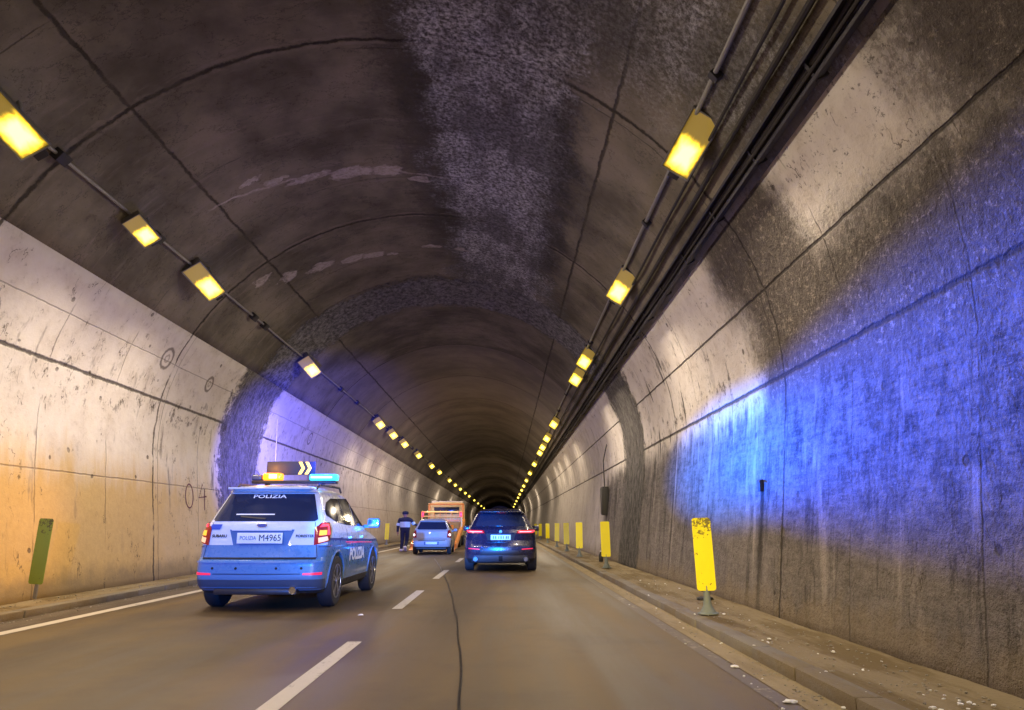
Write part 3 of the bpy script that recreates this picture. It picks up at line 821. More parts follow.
    def text(s, name, txt, size, u, v, mapping, mat, parent, e=0.012, sx=1.0, flip=1, bold=0.0):
        cu = bpy.data.curves.new('t', 'FONT'); cu.body = txt; cu.size = size; cu.align_x = 'CENTER'; cu.align_y = 'CENTER'; cu.offset = bold; cu.resolution_u = 3
        o = bpy.data.objects.new('t', cu); COL.objects.link(o)
        dg = bpy.context.evaluated_depsgraph_get(); dg.update()
        me = bpy.data.meshes.new_from_object(o.evaluated_get(dg)); bpy.data.objects.remove(o)
        bm = bmesh.new(); bm.from_mesh(me)
        for q in bm.verts: q.co = (u + flip * q.co.x * sx, v + q.co.y, 0)
        return s._wrap(bm, name, mapping, mat, parent, e, 0, 30)

def wheel(parent, x, y, r_, wd, sg, rim_mat, spokes=5):
    root_t = MB()
    hw = wd / 2
    prof = [(r_ * 0.66, -hw * 0.9), (r_ * 0.80, -hw), (r_ * 0.94, -hw * 0.92), (r_, -hw * 0.68), (r_, hw * 0.68), (r_ * 0.94, hw * 0.92), (r_ * 0.80, hw), (r_ * 0.66, hw * 0.9)]
    root_t.lathe(prof, 'X', (0, 0, 0), 40)
    t = MB().bm
    wh = bpy.data.objects.new('wheel', root_t.mesh('tyre', 40)); COL.objects.link(wh); wh.data.materials.append(M_rubber)
    wh.parent = parent; wh.location = (x, y, r_)
    rb = MB()
    rb.lathe([(r_ * 0.66, sg * hw * 0.2), (r_ * 0.68, sg * hw * 0.93), (r_ * 0.63, sg * hw * 0.95), (r_ * 0.60, sg * hw * 0.5), (0.0001, sg * hw * 0.35)], 'X', (0, 0, 0), 40)
    rb.lathe([(0.0001, sg * hw * 0.98), (r_ * 0.14, sg * hw * 0.95), (r_ * 0.16, sg * hw * 0.5)], 'X', (0, 0, 0), 20)
    for k in range(spokes):
        for dd in (-9, 9):
            a = R(360 / spokes * k + dd)
            m = Matrix.Rotation(a, 4, 'X') @ Matrix.Translation((sg * hw * 0.78, 0, r_ * 0.36))
            rr = bmesh.ops.create_cube(rb.bm, size=1, matrix=m @ Matrix.Diagonal((0.03, r_ * 0.085, r_ * 0.56, 1)))
    rb.build('rim', rim_mat, wh, 30)
    return wh

def carpaint(name, col, rough=0.28, coat=0.7, metal=0.0):
    g = G(name); x, y, z = g.coords()
    n = g.noise(g.P, 6, 6, 0.7); f = g.noise(g.P, 14, 4)
    dirt_or_glow = g.ss(z + (n - 0.5) * 0.25, 0.60, 0.15)
    c = g.mix(dirt_or_glow * 0.35, tuple(col), (0.12, 0.10, 0.08))
    g.set(col=c, rough=g.ss(f, 0.3, 0.7, rough - 0.04, rough + 0.1) + dirt_or_glow * 0.3, metal=metal, coat=coat); return g.m
M_glass = simple('tinted_car_glass', (0.018, 0.026, 0.055), 0.05, 0, 0.1, 3, spec=0.8, coat=0.4)
M_red = simple('red_lens', (0.35, 0.008, 0.01), 0.12, 0, 0.1, 5, coat=0.5)
M_redon = emis('lit_red_lens', (1.0, 0.04, 0.08), 2.2)
M_pink = emis('glowing_red_reflector', (1.0, 0.03, 0.10), 0.75)
M_redhot = emis('lit_red_filament', (1.0, 0.32, 0.40), 2.6)
M_wlens = simple('clear_lens', (0.6, 0.62, 0.65), 0.15, 0, 0.1, 6, coat=0.6)
M_chrome = simple('chrome', (0.75, 0.75, 0.78), 0.15, 1.0, 0.05, 5)
M_rim = simple('alloy_rim', (0.32, 0.33, 0.35), 0.3, 0.8, 0.15, 9)
M_rimd = simple('dark_alloy_rim', (0.05, 0.05, 0.055), 0.35, 0.6, 0.15, 9)
M_plate = simple('white_plate', (0.78, 0.78, 0.76), 0.35, 0, 0.05, 9)
M_ink = simple('black_ink', (0.01, 0.01, 0.012), 0.5, 0, 0.1, 9)
M_inkb = simple('blue_grey_ink', (0.10, 0.13, 0.22), 0.5, 0, 0.1, 9)
M_wfilm = simple('white_reflective_film', (0.8, 0.82, 0.84), 0.35, 0, 0.05, 9)
M_azure = carpaint('azure_police_paint', (0.075, 0.20, 0.40))
M_white = carpaint('white_police_paint', (0.62, 0.65, 0.68))
M_under = simple('underbody_black', (0.012, 0.012, 0.013), 0.8, 0, 0.2, 9)
def frange(a, b, st):
    o = []; x = a
    while x < b - 1e-6: o.append(round(x, 4)); x += st
    o.append(b); return o

# ---- police estate
pc = empty('police_car', (-3.54, 10.55, 0), R(-1.0)); pc.scale = (1.03, 1.03, 1.03)
tag(pc, 'azure and white police estate car with lit amber and blue roof beacons', 'police car')
zs = frange(0.24, 0.56, 0.04) + [0.60, 0.64, 0.68, 0.72, 0.735, 0.76] + frange(0.80, 1.16, 0.03) + frange(1.20, 1.60, 0.04) + [1.62, 1.64, 1.67, 1.70, 1.72]
P_ = Car(zs,
         yr=[(0.24, 0.16), (0.32, 0.05), (0.44, 0.0), (0.66, 0.0), (0.70, 0.02), (0.72, 0.07), (0.80, 0.085), (1.16, 0.13), (1.20, 0.15), (1.62, 0.40), (1.64, 0.33), (1.68, 0.36), (1.72, 0.46)],
         yf=[(0.24, 4.40), (0.40, 4.55), (0.60, 4.58), (0.80, 4.50), (0.92, 4.30), (1.00, 3.85), (1.07, 3.40), (1.13, 3.22), (1.62, 2.45), (1.67, 2.25), (1.72, 1.95)],
         wt=[(0.24, 0.86), (0.34, 0.905), (0.55, 0.925), (0.85, 0.93), (1.05, 0.91), (1.17, 0.87), (1.21, 0.85), (1.60, 0.70), (1.66, 0.65), (1.72, 0.56)],
         rr=0.17, rf=0.35, cr=0.09, cf=0.30, bulge=0.045)
WR = 0.36
wy = (0.86, 3.52)
wpos = [(sx * 0.82, y, WR) for y in wy for sx in (1, -1)]
def pmat(c, n):
    if c.z < 0.30 or (abs(n.z) > 0.9 and c.z < 0.4 and n.z < 0): return 2
    if abs(c.x) < 0.72 and 0.4 < c.y < 4.2 and c.z < 0.8 and abs(n.x) < 0.99 and n.z < 0.3 and c.y > 0.3: return 2
    # white above a line that dips forward on the side
    lim = 0.88 if c.y < 0.35 else 0.97 - 0.05 * min(1, (c.y - 0.35) / 2.5)
    return 1 if c.z > lim else 0
P_.body(wpos, WR, 0.22, [M_azure, M_white, M_under], pmat, pc)
REAR = lambda u, z: P_.rear(u, z)
def SIDE(c, sg): return lambda y, z: c.side(y, z, sg)
rw = P_.patch('rear_window', [(-0.72, 1.215), (0.72, 1.215), (0.76, 1.24), (0.63, 1.605), (-0.63, 1.605), (-0.76, 1.24)], REAR, M_glass, pc, 0.008)
P_.text('lettering', 'POLIZIA', 0.07, 0, 1.56, REAR, M_wfilm, rw, 0.016, 1.9, bold=0.001)
# tailgate seams, plate recess
P_.patch('tailgate_seam', [(-0.80, 0.705), (0.80, 0.705), (0.80, 0.722), (-0.80, 0.722)], REAR, M_under, pc, 0.004)
P_.patch('bumper_cover', [(-1.06, 0.30), (1.06, 0.30), (1.06, 0.43), (-1.06, 0.43)], REAR, simple('bumper_grey', (0.05, 0.07, 0.11), 0.5), pc, 0.006)
rec = P_.patch('plate_recess', [(-0.38, 0.885), (0.38, 0.885), (0.46, 1.10), (-0.46, 1.10)], REAR, simple('recess_blue', (0.05, 0.13, 0.30), 0.4), pc, 0.004)
pl = MB().box(0.0, 0.068, 0.985, 0.64, 0.012, 0.145, 0.004).build('number_plate', M_plate, pc)
class Flat:      # flat text helper
    pass
def flat_text(name, txt, size, loc, mat, parent, sx=1.0, rot=(R(90), 0, 0), bold=0.0, ext=0.001):
    cu = bpy.data.curves.new('t', 'FONT'); cu.body = txt; cu.size = size; cu.align_x = 'CENTER'; cu.align_y = 'CENTER'; cu.offset = bold; cu.extrude = ext; cu.resolution_u = 3
    o = bpy.data.objects.new('t', cu); COL.objects.link(o)
    dg = bpy.context.evaluated_depsgraph_get(); dg.update()
    me = bpy.data.meshes.new_from_object(o.evaluated_get(dg)); bpy.data.objects.remove(o)
    for v in me.vertices: v.co.x *= sx
    m = Matrix.Translation(loc) @ __import__('mathutils').Euler(rot).to_matrix().to_4x4()
    me.transform(m); me.materials.clear()
    return obj(name, me, parent, mat)
flat_text('lettering', 'POLIZIA', 0.075, (-0.165, 0.059, 0.985), M_inkb, pl, 0.85, bold=0.0)
flat_text('lettering', 'M4965', 0.125, (0.145, 0.059, 0.985), M_ink, pl, 0.92, bold=0.0)
P_.text('lettering', 'SUBARU', 0.055, -0.60, 1.01, REAR, M_ink, pc, 0.012, 1.1, bold=0.002)
P_.text('lettering', 'FORESTER', 0.05, 0.61, 1.01, REAR, M_ink, pc, 0.012, 1.1, bold=0.002)
# badge: oval with small stars, and a blue shield sticker
ov = [(0.075 * math.cos(R(a)), 1.155 + 0.034 * math.sin(R(a))) for a in range(0, 360, 15)]
bd = P_.patch('badge', ov, REAR, M_chrome, pc, 0.014, 0.01, 0.03)
P_.patch('badge_field', [(0.062 * math.cos(R(a)), 1.155 + 0.024 * math.sin(R(a))) for a in range(0, 360, 15)], REAR, simple('badge_blue', (0.02, 0.05, 0.25), 0.3), bd, 0.017, 0.0, 0.03)
P_.patch('sticker', [(-0.77, 1.10), (-0.61, 1.10), (-0.58, 1.17), (-0.74, 1.17)], REAR, simple('sticker_blue', (0.03, 0.08, 0.40), 0.4), pc, 0.01, 0.0)
P_.patch('wiper', [(-0.34, 1.265), (0.02, 1.235), (0.04, 1.25), (-0.34, 1.285)], REAR, M_black, pc, 0.02, 0.01)
P_.patch('rear_shelf_stripe', [(-0.42, 1.30), (0.14, 1.30), (0.14, 1.315), (-0.42, 1.315)], REAR, M_wfilm, pc, 0.0105, 0.0)
for sg in (1, -1):
    tl = P_.patch('tail_light', [(sg * a, b) for a, b in ((0.745, 0.885), (1.00, 0.945), (1.10, 1.105), (1.06, 1.195), (0.83, 1.195), (0.735, 1.125))], REAR, M_red, pc, 0.02, 0.02, 0.03)
    P_.patch('brake_lamp', [(sg * a, b) for a, b in ((0.80, 1.130), (0.98, 1.145), (1.00, 1.170), (0.83, 1.170))], REAR, M_redon, tl, 0.026, 0.005, 0.03)
    P_.patch('brake_lamp', [(sg * a, b) for a, b in ((0.93, 1.025), (1.00, 1.025), (1.01, 1.145), (0.96, 1.145))], REAR, M_redon, tl, 0.026, 0.005, 0.03)
    P_.patch('reversing_lamp', [(sg * a, b) for a, b in ((0.80, 0.915), (0.95, 0.950), (0.93, 1.005), (0.79, 0.985))], REAR, emis('warm_lit_lens', (1.0, 0.55, 0.3), 0.9), tl, 0.026, 0.005, 0.03)
    P_.patch('indicator', [(sg * a, b) for a, b in ((0.80, 1.015), (0.91, 1.025), (0.92, 1.085), (0.80, 1.085))], REAR, emis('lit_amber_lens', (1.0, 0.42, 0.04), 1.4), tl, 0.026, 0.005, 0.03)
    P_.patch('reflector', [(sg * a, b) for a, b in ((0.64, 0.49), (0.92, 0.49), (0.92, 0.525), (0.64, 0.515))], REAR, M_pink, pc, 0.008, 0.01)
    S = SIDE(P_, sg)
    if sg == 1:
        M_sglass = simple('dark_side_glass', (0.008, 0.010, 0.02), 0.08, 0, 0.1, 3, spec=0.3); M_sglass.node_tree.nodes['Principled BSDF'].inputs['IOR'].default_value = 1.16
    P_.patch('side_window', [(0.52, 1.30), (0.98, 1.20), (1.42, 1.17), (1.42, 1.57), (1.0, 1.56), (0.72, 1.50), (0.52, 1.37)], S, M_sglass, pc, 0.008)
    P_.patch('side_window', [(1.46, 1.165), (2.14, 1.15), (2.14, 1.59), (1.46, 1.575)], S, M_sglass, pc, 0.008)
    P_.patch('side_window', [(2.22, 1.15), (3.10, 1.14), (2.52, 1.58), (2.22, 1.59)], S, M_sglass, pc, 0.008)
    P_.patch('belt_stripe', [(0.35, 0.955), (3.9, 0.875), (3.9, 0.90), (0.35, 0.985)], S, simple('dark_blue_stripe', (0.02, 0.04, 0.16), 0.4), pc, 0.005, 0.0)
    P_.patch('belt_stripe', [(1.3, 0.90), (3.3, 0.855), (3.3, 0.867), (1.3, 0.915)], S, emis('glowing_red_reflective_stripe', (1.0, 0.06, 0.25), 0.45), pc, 0.006, 0.0)  # red film is given a glow of its own in place of reflected light
    for yy in (1.40, 2.20): P_.patch('door_seam', [(yy, 0.40), (yy + 0.012, 0.40), (yy + 0.012, 1.10), (yy, 1.10)], S, M_under, pc, 0.003, 0.0)
    P_.text('lettering', 'POLIZIA', 0.25, 2.10, 0.70, S, M_wfilm, pc, 0.009, 1.20, sg, bold=0.012)
    for yy in (1.58, 2.42): P_.patch('door_handle', [(yy, 0.955), (yy + 0.18, 0.955), (yy + 0.18, 0.985), (yy, 0.985)], S, M_white, pc, 0.03, 0.02)
    P_.patch('sill', [(1.3, 0.27), (3.05, 0.27), (3.05, 0.36), (1.3, 0.36)], S, M_black, pc, 0.012, 0.02)
    # wheel arch trims
    for yy in wy:
        b = MB(); pts = []
        for k in range(19):
            a = R(-8 + 196 * k / 18); pts.append((0, yy + (WR + 0.07) * math.cos(a), WR + (WR + 0.07) * math.sin(a)))
        pts = [(P_.side(p[1], max(0.26, p[2]), sg).x - sg * 0.008, p[1], max(0.24, p[2])) for p in pts]
        b.tube(pts, 0.022, 8).build('arch_trim', M_azure, pc)
        wheel(pc, sg * 0.82, yy, WR, 0.225, sg, M_rim)
    # mirror
    mr = MB(); mr.box(sg * 1.02, 2.98, 1.20, 0.22, 0.14, 0.17, 0.045); mr.box(sg * 0.90, 3.0, 1.14, 0.16, 0.05, 0.05, 0.01)
    m_ = mr.build('mirror', M_azure, pc); MB().box(sg * 1.025, 2.905, 1.20, 0.17, 0.01, 0.125, 0.004).build('mirror_glass', M_chrome, m_)
    # roof rails
    MB().tube([(sg * 0.60, 0.66, 1.70), (sg * 0.60, 0.76, 1.76), (sg * 0.60, 2.0, 1.77), (sg * 0.60, 2.12, 1.70)], 0.018, 8).build('roof_rail', M_black, pc)
# spoiler, exhaust, hitch, sensors
b = MB(); b.box(0, 0.40, 1.685, 1.20, 0.22, 0.03, 0.012); b.build('roof_spoiler', M_white, pc)
MB().lathe([(0.045, 0.0), (0.05, -0.01), (0.05, 0.25), (0.035, 0.25), (0.035, 0.02)], 'Y', (0.52, 0.02, 0.29), 20).build('exhaust', M_chrome, pc)
MB().box(0, 0.12, 0.27, 1.15, 0.18, 0.08, 0.03).build('lower_valance', M_rimd, pc)
for sx in (-1, 1):
    P_.patch('tailgate_seam', [(sx * a, b) for a, b in ((0.80, 0.72), (0.808, 0.72), (0.735, 1.20), (0.727, 1.20))], REAR, M_under, pc, 0.004, 0.0)
    P_.patch('bumper_seam', [(sx * a, b) for a, b in ((0.81, 0.86), (1.10, 0.86), (1.10, 0.868), (0.81, 0.868))], REAR, M_under, pc, 0.005, 0.0)
    P_.patch('fuel_flap_seam', [(0.98, 0.97), (1.14, 0.97), (1.14, 0.978), (0.98, 0.978)], SIDE(P_, sx), M_under, pc, 0.005, 0.0)
P_.patch('plate_lamp_strip', [(-0.42, 1.085), (0.42, 1.085), (0.44, 1.115), (-0.44, 1.115)], REAR, M_white, pc, 0.022, 0.02)
P_.patch('bumper_step', [(-0.98, 0.655), (0.98, 0.655), (0.98, 0.672), (-0.98, 0.672)], REAR, M_azure, pc, 0.016, 0.02)
P_.patch('bumper_shadow_gap', [(-0.62, 0.50), (0.62, 0.50), (0.60, 0.51), (-0.60, 0.51)], REAR, M_under, pc, 0.006, 0.0)
for x in (-0.62, -0.28, 0.28, 0.62): P_.patch('parking_sensor', [(x + 0.018 * math.cos(R(a)), 0.58 + 0.018 * math.sin(R(a))) for a in range(0, 360, 40)], REAR, M_under, pc, 0.008, 0.006)
# things seen through the rear window: two seat backs' headrests and a warm reflection are left to the renderer
# light bar on the roof
lb = empty('light_bar', (0, 1.50, 1.84)); lb.parent = pc; 
BL = MB(); BL.box(0, 0, 0.0, 1.36, 0.20, 0.05, 0.015); BL.box(-0.45, 0, -0.04, 0.05, 0.12, 0.06); BL.box(0.45, 0, -0.04, 0.05, 0.12, 0.06)
bar = BL.build('bar', M_rimd, lb)
def dome_mb(x, w, h, d): 
    b = MB(); b.box(x, 0, h / 2 + 0.026, w, d, h, min(h, w) * 0.34, segs=4); return b
M_blueon = emis('lit_blue_lens', (0.03, 0.50, 1.0), 3.5)
M_blueglow = emis('hot_blue_lens', (0.45, 0.95, 1.0), 4.0)
M_amberon = emis('lit_amber_dome', (1.0, 0.28, 0.01), 2.6)
M_amberhot = emis('hot_amber_core', (1.0, 0.75, 0.3), 3.0)
dome_mb(0.47, 0.44, 0.10, 0.19).build('blue_beacon', M_blueon, bar)
MB().box(0.45, -0.097, 0.075, 0.34, 0.012, 0.028, 0.005).build('beacon_core', M_blueglow, bar)
dome_mb(-0.36, 0.30, 0.12, 0.18).build('amber_beacon', M_amberon, bar)
MB().box(-0.34, -0.092, 0.09, 0.13, 0.012, 0.07, 0.01).build('beacon_core', M_amberhot, bar)
dome_mb(-0.61, 0.16, 0.09, 0.17).build('unlit_beacon', simple('dark_blue_lens', (0.03, 0.05, 0.15), 0.2), bar)
# arrow board behind the bar
ar = MB().box(-0.12, 0.12, 0.235, 0.80, 0.04, 0.22, 0.015).build('arrow_board', simple('arrow_board_grey', (0.025, 0.028, 0.05), 0.5), lb)
for x in (-0.45, 0.2): MB().box(x, 0.12, 0.06, 0.03, 0.03, 0.14).build('arrow_board_leg', M_rimd, lb)
M_chev = emis('lit_chevron', (1.0, 0.62, 0.12), 3.0)
for cx_ in (0.06, 0.17):
    b = MB(); b.prism([(cx_ - 0.05, 0.335), (cx_ + 0.0, 0.335), (cx_ + 0.055, 0.235), (cx_ + 0.0, 0.135), (cx_ - 0.05, 0.135), (cx_ + 0.005, 0.235)], 'Y', 0.085, 0.097); b.build('chevron', M_chev, ar)
MB().tube([(-0.40, 1.7, 1.72), (-0.40, 1.66, 2.1), (-0.40, 1.6, 2.9)], [0.008, 0.006, 0.004], 6).build('antenna', M_wfilm, pc)

# ---- dark navy car ahead in our lane
sv = empty('dark_suv', (-0.11, 19.3, 0)); tag(sv, 'dark navy car with lit red tail lamps driving ahead in the right lane', 'car')
zs2 = frange(0.22, 0.60, 0.04) + frange(0.64, 1.12, 0.04) + frange(1.16, 1.52, 0.04) + [1.55, 1.58, 1.61]
V_ = Car(zs2,
         yr=[(0.22, 0.20), (0.34, 0.05), (0.50, 0.0), (0.66, 0.01), (0.80, 0.07), (1.00, 0.02), (1.08, 0.05), (1.14, 0.13), (1.50, 0.55), (1.52, 0.42), (1.61, 0.60)],
         yf=[(0.22, 4.4), (0.5, 4.65), (0.8, 4.6), (0.95, 4.1), (1.05, 3.3), (1.12, 3.1), (1.52, 2.4), (1.61, 1.9)],
         wt=[(0.22, 0.88), (0.36, 0.955), (0.60, 0.975), (0.85, 0.975), (1.00, 0.95), (1.10, 0.89), (1.16, 0.85), (1.52, 0.66), (1.61, 0.54)],
         rr=0.22, rf=0.35, cr=0.13, cf=0.3, bulge=0.05)
M_navy = carpaint('dark_navy_paint', (0.007, 0.010, 0.035), 0.22, 1.0)
WR2 = 0.37
V_.body([(sx * 0.86, y, WR2) for y in (0.95, 3.75) for sx in (1, -1)], WR2, 0.24, [M_navy, M_under], lambda c, n: 1 if (c.z < 0.27 or (n.z < -0.5 and c.z < 0.7)) else 0, sv)
RV = lambda u, z: V_.rear(u, z)
V_.patch('rear_window', [(-0.66, 1.17), (0.66, 1.17), (0.68, 1.2), (0.56, 1.49), (-0.56, 1.49), (-0.68, 1.2)], RV, M_glass, sv, 0.008)
MB().box(0, 0.50, 1.545, 1.14, 0.26, 0.035, 0.014).build('roof_spoiler', M_navy, sv)
V_.patch('third_brake_lamp', [(-0.12, 1.505), (0.12, 1.505), (0.12, 1.52), (-0.12, 1.52)], RV, M_red, sv, 0.01)
pr = V_.patch('plate_recess', [(-0.34, 0.80), (0.34, 0.80), (0.40, 0.98), (-0.40, 0.98)], RV, M_black, sv, 0.004)
pp = MB().box(0, 0.035, 0.88, 0.53, 0.012, 0.13, 0.004).build('number_plate', simple('plate_cyan_lit', (0.62, 0.72, 0.74), 0.35, 0, 0.05, 9), sv)
for k, x in enumerate((-0.19, -0.13, -0.05, 0.01, 0.07, 0.15, 0.2)):
    MB().box(x, 0.027, 0.88, 0.028 + 0.008 * (k % 2), 0.003, 0.07).build('plate_mark', M_inkb, pp)
for sg in (1, -1):
    tl = V_.patch('tail_light', [(sg * a, b) for a, b in ((0.42, 0.985), (0.88, 0.99), (1.06, 1.06), (1.02, 1.085), (0.80, 1.075), (0.44, 1.06))], RV, M_red, sv, 0.014, 0.015, 0.04)
    V_.patch('brake_lamp', [(sg * a, b) for a, b in ((0.46, 1.0), (0.86, 1.002), (1.02, 1.055), (0.84, 1.045), (0.48, 1.038))], RV, M_redon, tl, 0.02, 0.004, 0.04)
    V_.patch('light_strip', [(sg * a, b) for a, b in ((0.50, 1.01), (0.80, 1.012), (0.84, 1.03), (0.50, 1.026))], RV, M_redhot, tl, 0.024, 0.002, 0.04)
    V_.patch('reflector', [(sg * a, b) for a, b in ((0.56, 0.565), (0.86, 0.585), (0.86, 0.61), (0.56, 0.592))], RV, M_pink, sv, 0.008, 0.01)
    V_.patch('bumper_crease', [(sg * a, b) for a, b in ((0.50, 0.545), (0.90, 0.56), (0.90, 0.572), (0.50, 0.556))], RV, M_black, sv, 0.006, 0.005)
    S = SIDE(V_, sg)
    V_.patch('side_window', [(0.75, 1.18), (3.0, 1.14), (2.45, 1.50), (1.0, 1.49)], S, M_glass, sv, 0.008)
    mr = MB(); mr.box(sg * 1.04, 2.9, 1.10, 0.22, 0.14, 0.16, 0.045); mr.box(sg * 0.92, 2.95, 1.05, 0.16, 0.05, 0.04, 0.01); mr.build('mirror', M_navy, sv)
    for yy in (0.95, 3.75): wheel(sv, sg * 0.85, yy, WR2, 0.25, sg, M_rimd)
    ex = MB(); ex.lathe([(0.055, 0.0), (0.062, -0.012), (0.062, 0.2), (0.045, 0.2), (0.045, 0.02)], 'Y', (sg * 0.66, 0.03, 0.33), 20); ex.build('exhaust', M_rimd, sv)
V_.patch('diffuser', [(-0.78, 0.27), (0.78, 0.27), (0.70, 0.42), (-0.70, 0.42)], RV, simple('satin_diffuser', (0.13, 0.14, 0.15), 0.4, 0.5), sv, 0.012, 0.02)
V_.patch('bumper_inset', [(-0.55, 0.43), (0.55, 0.43), (0.46, 0.55), (-0.46, 0.55)], RV, M_black, sv, 0.006, 0.01)
V_.patch('tow_eye_cover', [(-0.05, 0.29), (0.05, 0.29), (0.05, 0.41), (-0.05, 0.41)], RV, M_under, sv, 0.022, 0.02)
MB().lathe([(0.04, 0.0), (0.04, 0.012), (0.03, 0.014)], 'Y', (0, 0.012, 1.03), 16).build('badge', M_rimd, sv)
MB().prism([(0.9, 1.62), (1.08, 1.62), (0.92, 1.68)], 'X', -0.012, 0.012).build('roof_fin', M_navy, sv)
# bright letters strip under the plate
V_.patch('tailgate_trim', [(-0.36, 0.755), (0.36, 0.755), (0.34, 0.79), (-0.34, 0.79)], RV, M_navy, sv, 0.018, 0.01)

# ---- pale hatchback stopped by the officer
hb = empty('hatchback', (-3.06, 30.6, 0), R(1.0)); hb.scale = (0.95, 0.97, 0.98); tag(hb, 'silver white hatchback stopped in the left lane beside the officer', 'car')
zs3 = frange(0.20, 0.60, 0.04) + frange(0.64, 1.04, 0.04) + frange(1.08, 1.40, 0.04) + [1.43, 1.46]
H_ = Car(zs3,
         yr=[(0.20, 0.15), (0.32, 0.03), (0.45, 0.0), (0.60, 0.02), (0.66, 0.08), (0.98, 0.12), (1.02, 0.17), (1.36, 0.42), (1.38, 0.34), (1.46, 0.48)],
         yf=[(0.2, 3.6), (0.5, 3.75), (0.75, 3.7), (0.88, 3.3), (0.98, 2.9), (1.38, 2.1), (1.46, 1.7)],
         wt=[(0.20, 0.78), (0.34, 0.84), (0.60, 0.865), (0.80, 0.865), (0.98, 0.82), (1.38, 0.62), (1.46, 0.50)],
         rr=0.20, rf=0.35, cr=0.12, cf=0.3, bulge=0.05)
M_silver = carpaint('silver_white_paint', (0.36, 0.37, 0.39), 0.3, 0.6)
H_.body([(sx * 0.76, y, 0.30) for y in (0.62, 3.05) for sx in (1, -1)], 0.30, 0.2, [M_silver, M_under], lambda c, n: 1 if (c.z < 0.23 or (n.z < -0.5 and c.z < 0.6)) else 0, hb)
RH = lambda u, z: H_.rear(u, z)
H_.patch('rear_window', [(-0.60, 1.03), (0.60, 1.03), (0.68, 1.06), (0.56, 1.345), (-0.56, 1.345), (-0.68, 1.06)], RH, M_glass, hb, 0.008)
H_.patch('tailgate_panel', [(-0.56, 0.60), (0.56, 0.60), (0.64, 0.93), (-0.64, 0.93)], RH, M_silver, hb, 0.01, 0.015)
H_.patch('tailgate_seam', [(-0.60, 0.575), (0.60, 0.575), (0.60, 0.595), (-0.60, 0.595)], RH, M_under, hb, 0.006, 0.0)
hp = H_.patch('plate_recess', [(-0.32, 0.40), (0.32, 0.40), (0.34, 0.54), (-0.34, 0.54)], RH, M_inkb, hb, 0.005)
MB().box(0, 0.0, 0.47, 0.50, 0.012, 0.10, 0.004).build('number_plate', M_plate, hb)
MB().box(0, 0.03, 0.26, 1.3, 0.12, 0.06, 0.02).build('lower_valance', M_black, hb)
M_hlit = emis('lit_white_lens', (1.0, 0.85, 0.9), 1.6)
for sg in (1, -1):
    tl = H_.patch('tail_light', [(sg * a, b) for a, b in ((0.67, 0.70), (0.90, 0.68), (0.96, 0.90), (0.86, 1.02), (0.70, 0.98))], RH, M_red, hb, 0.014, 0.015)
    H_.patch('lit_lens', [(sg * (0.80 + 0.065 * math.cos(R(a))), 0.81 + 0.055 * math.sin(R(a))) for a in range(0, 360, 40)], RH, M_hlit, tl, 0.022, 0.01)
    S = SIDE(H_, sg)
    H_.patch('side_window', [(0.55, 1.06), (2.65, 1.0), (2.1, 1.35), (0.75, 1.33)], S, M_glass, hb, 0.008)
    mr = MB(); mr.box(sg * 0.92, 2.5, 1.0, 0.18, 0.12, 0.13, 0.04); mr.box(sg * 0.82, 2.53, 0.96, 0.12, 0.04, 0.04, 0.01); mr.build('mirror', M_silver, hb)
    for yy in (0.62, 3.05): wheel(hb, sg * 0.75, yy, 0.30, 0.19, sg, M_rim)
MB().tube([(0.0, 1.9, 1.48), (0, 1.6, 1.70)], 0.006, 6).build('antenna', M_black, hb)

# ---- recovery truck
tt = empty('recovery_truck', (-3.50, 37.5, 0)); tag(tt, 'orange and cream flatbed recovery truck with its tilted bed and red marker lights', 'truck')
M_or = simple('orange_truck_paint', (0.75, 0.28, 0.06), 0.4, 0, 0.15, 5, dirt_or_glow=((0.2, 0.1, 0.05), 0.5))
M_cr = simple('cream_truck_paint', (0.70, 0.54, 0.24), 0.4, 0, 0.12, 5, dirt_or_glow=((0.25, 0.2, 0.13), 0.5))
cab = MB(); cab.prism([(6.2, 0.55), (8.0, 0.55), (8.05, 1.25), (7.75, 1.5), (7.3, 2.35), (6.9, 2.50), (6.25, 2.50), (6.15, 2.3)], 'X', -1.02, 1.02)
bmesh.ops.bevel(cab.bm, geom=[e for e in cab.bm.edges], offset=0.07, segments=3, affect='EDGES')
cabo = cab.build('cab', M_cr, tt)
MB().box(0, 6.14, 2.05, 1.5, 0.02, 0.38, 0.02).build('rear_window', M_glass, cabo)
MB().box(0, 6.7, 2.56, 1.9, 0.35, 0.10, 0.03).build('roof_light_bar', simple('pale_lightbar', (0.6, 0.55, 0.5), 0.4), tt)
MB().box(0, 6.9, 2.52, 1.4, 0.9, 0.06, 0.02).build('roof_deflector', M_cr, tt)
ch = MB()
for sx in (-0.4, 0.4): ch.box(sx, 4.0, 0.62, 0.09, 7.6, 0.2)
ch.build('chassis', M_under, tt)
tilt = Matrix.Rotation(R(10), 4, 'X')
bed = MB(); bed.box(0.0, 2.1, 0.72, 2.15, 7.2, 0.07, 0.01, tilt)
bedo = bed.build('bed', simple('steel_bed_floor', (0.30, 0.22, 0.16), 0.5, 0.3, 0.3, 4), tt)
for sx in (-1.08, 1.08):
    b = MB(); b.box(sx, 2.1, 0.80, 0.14, 7.2, 0.26, 0.02, tilt); b.build('side_rail', M_or, tt)
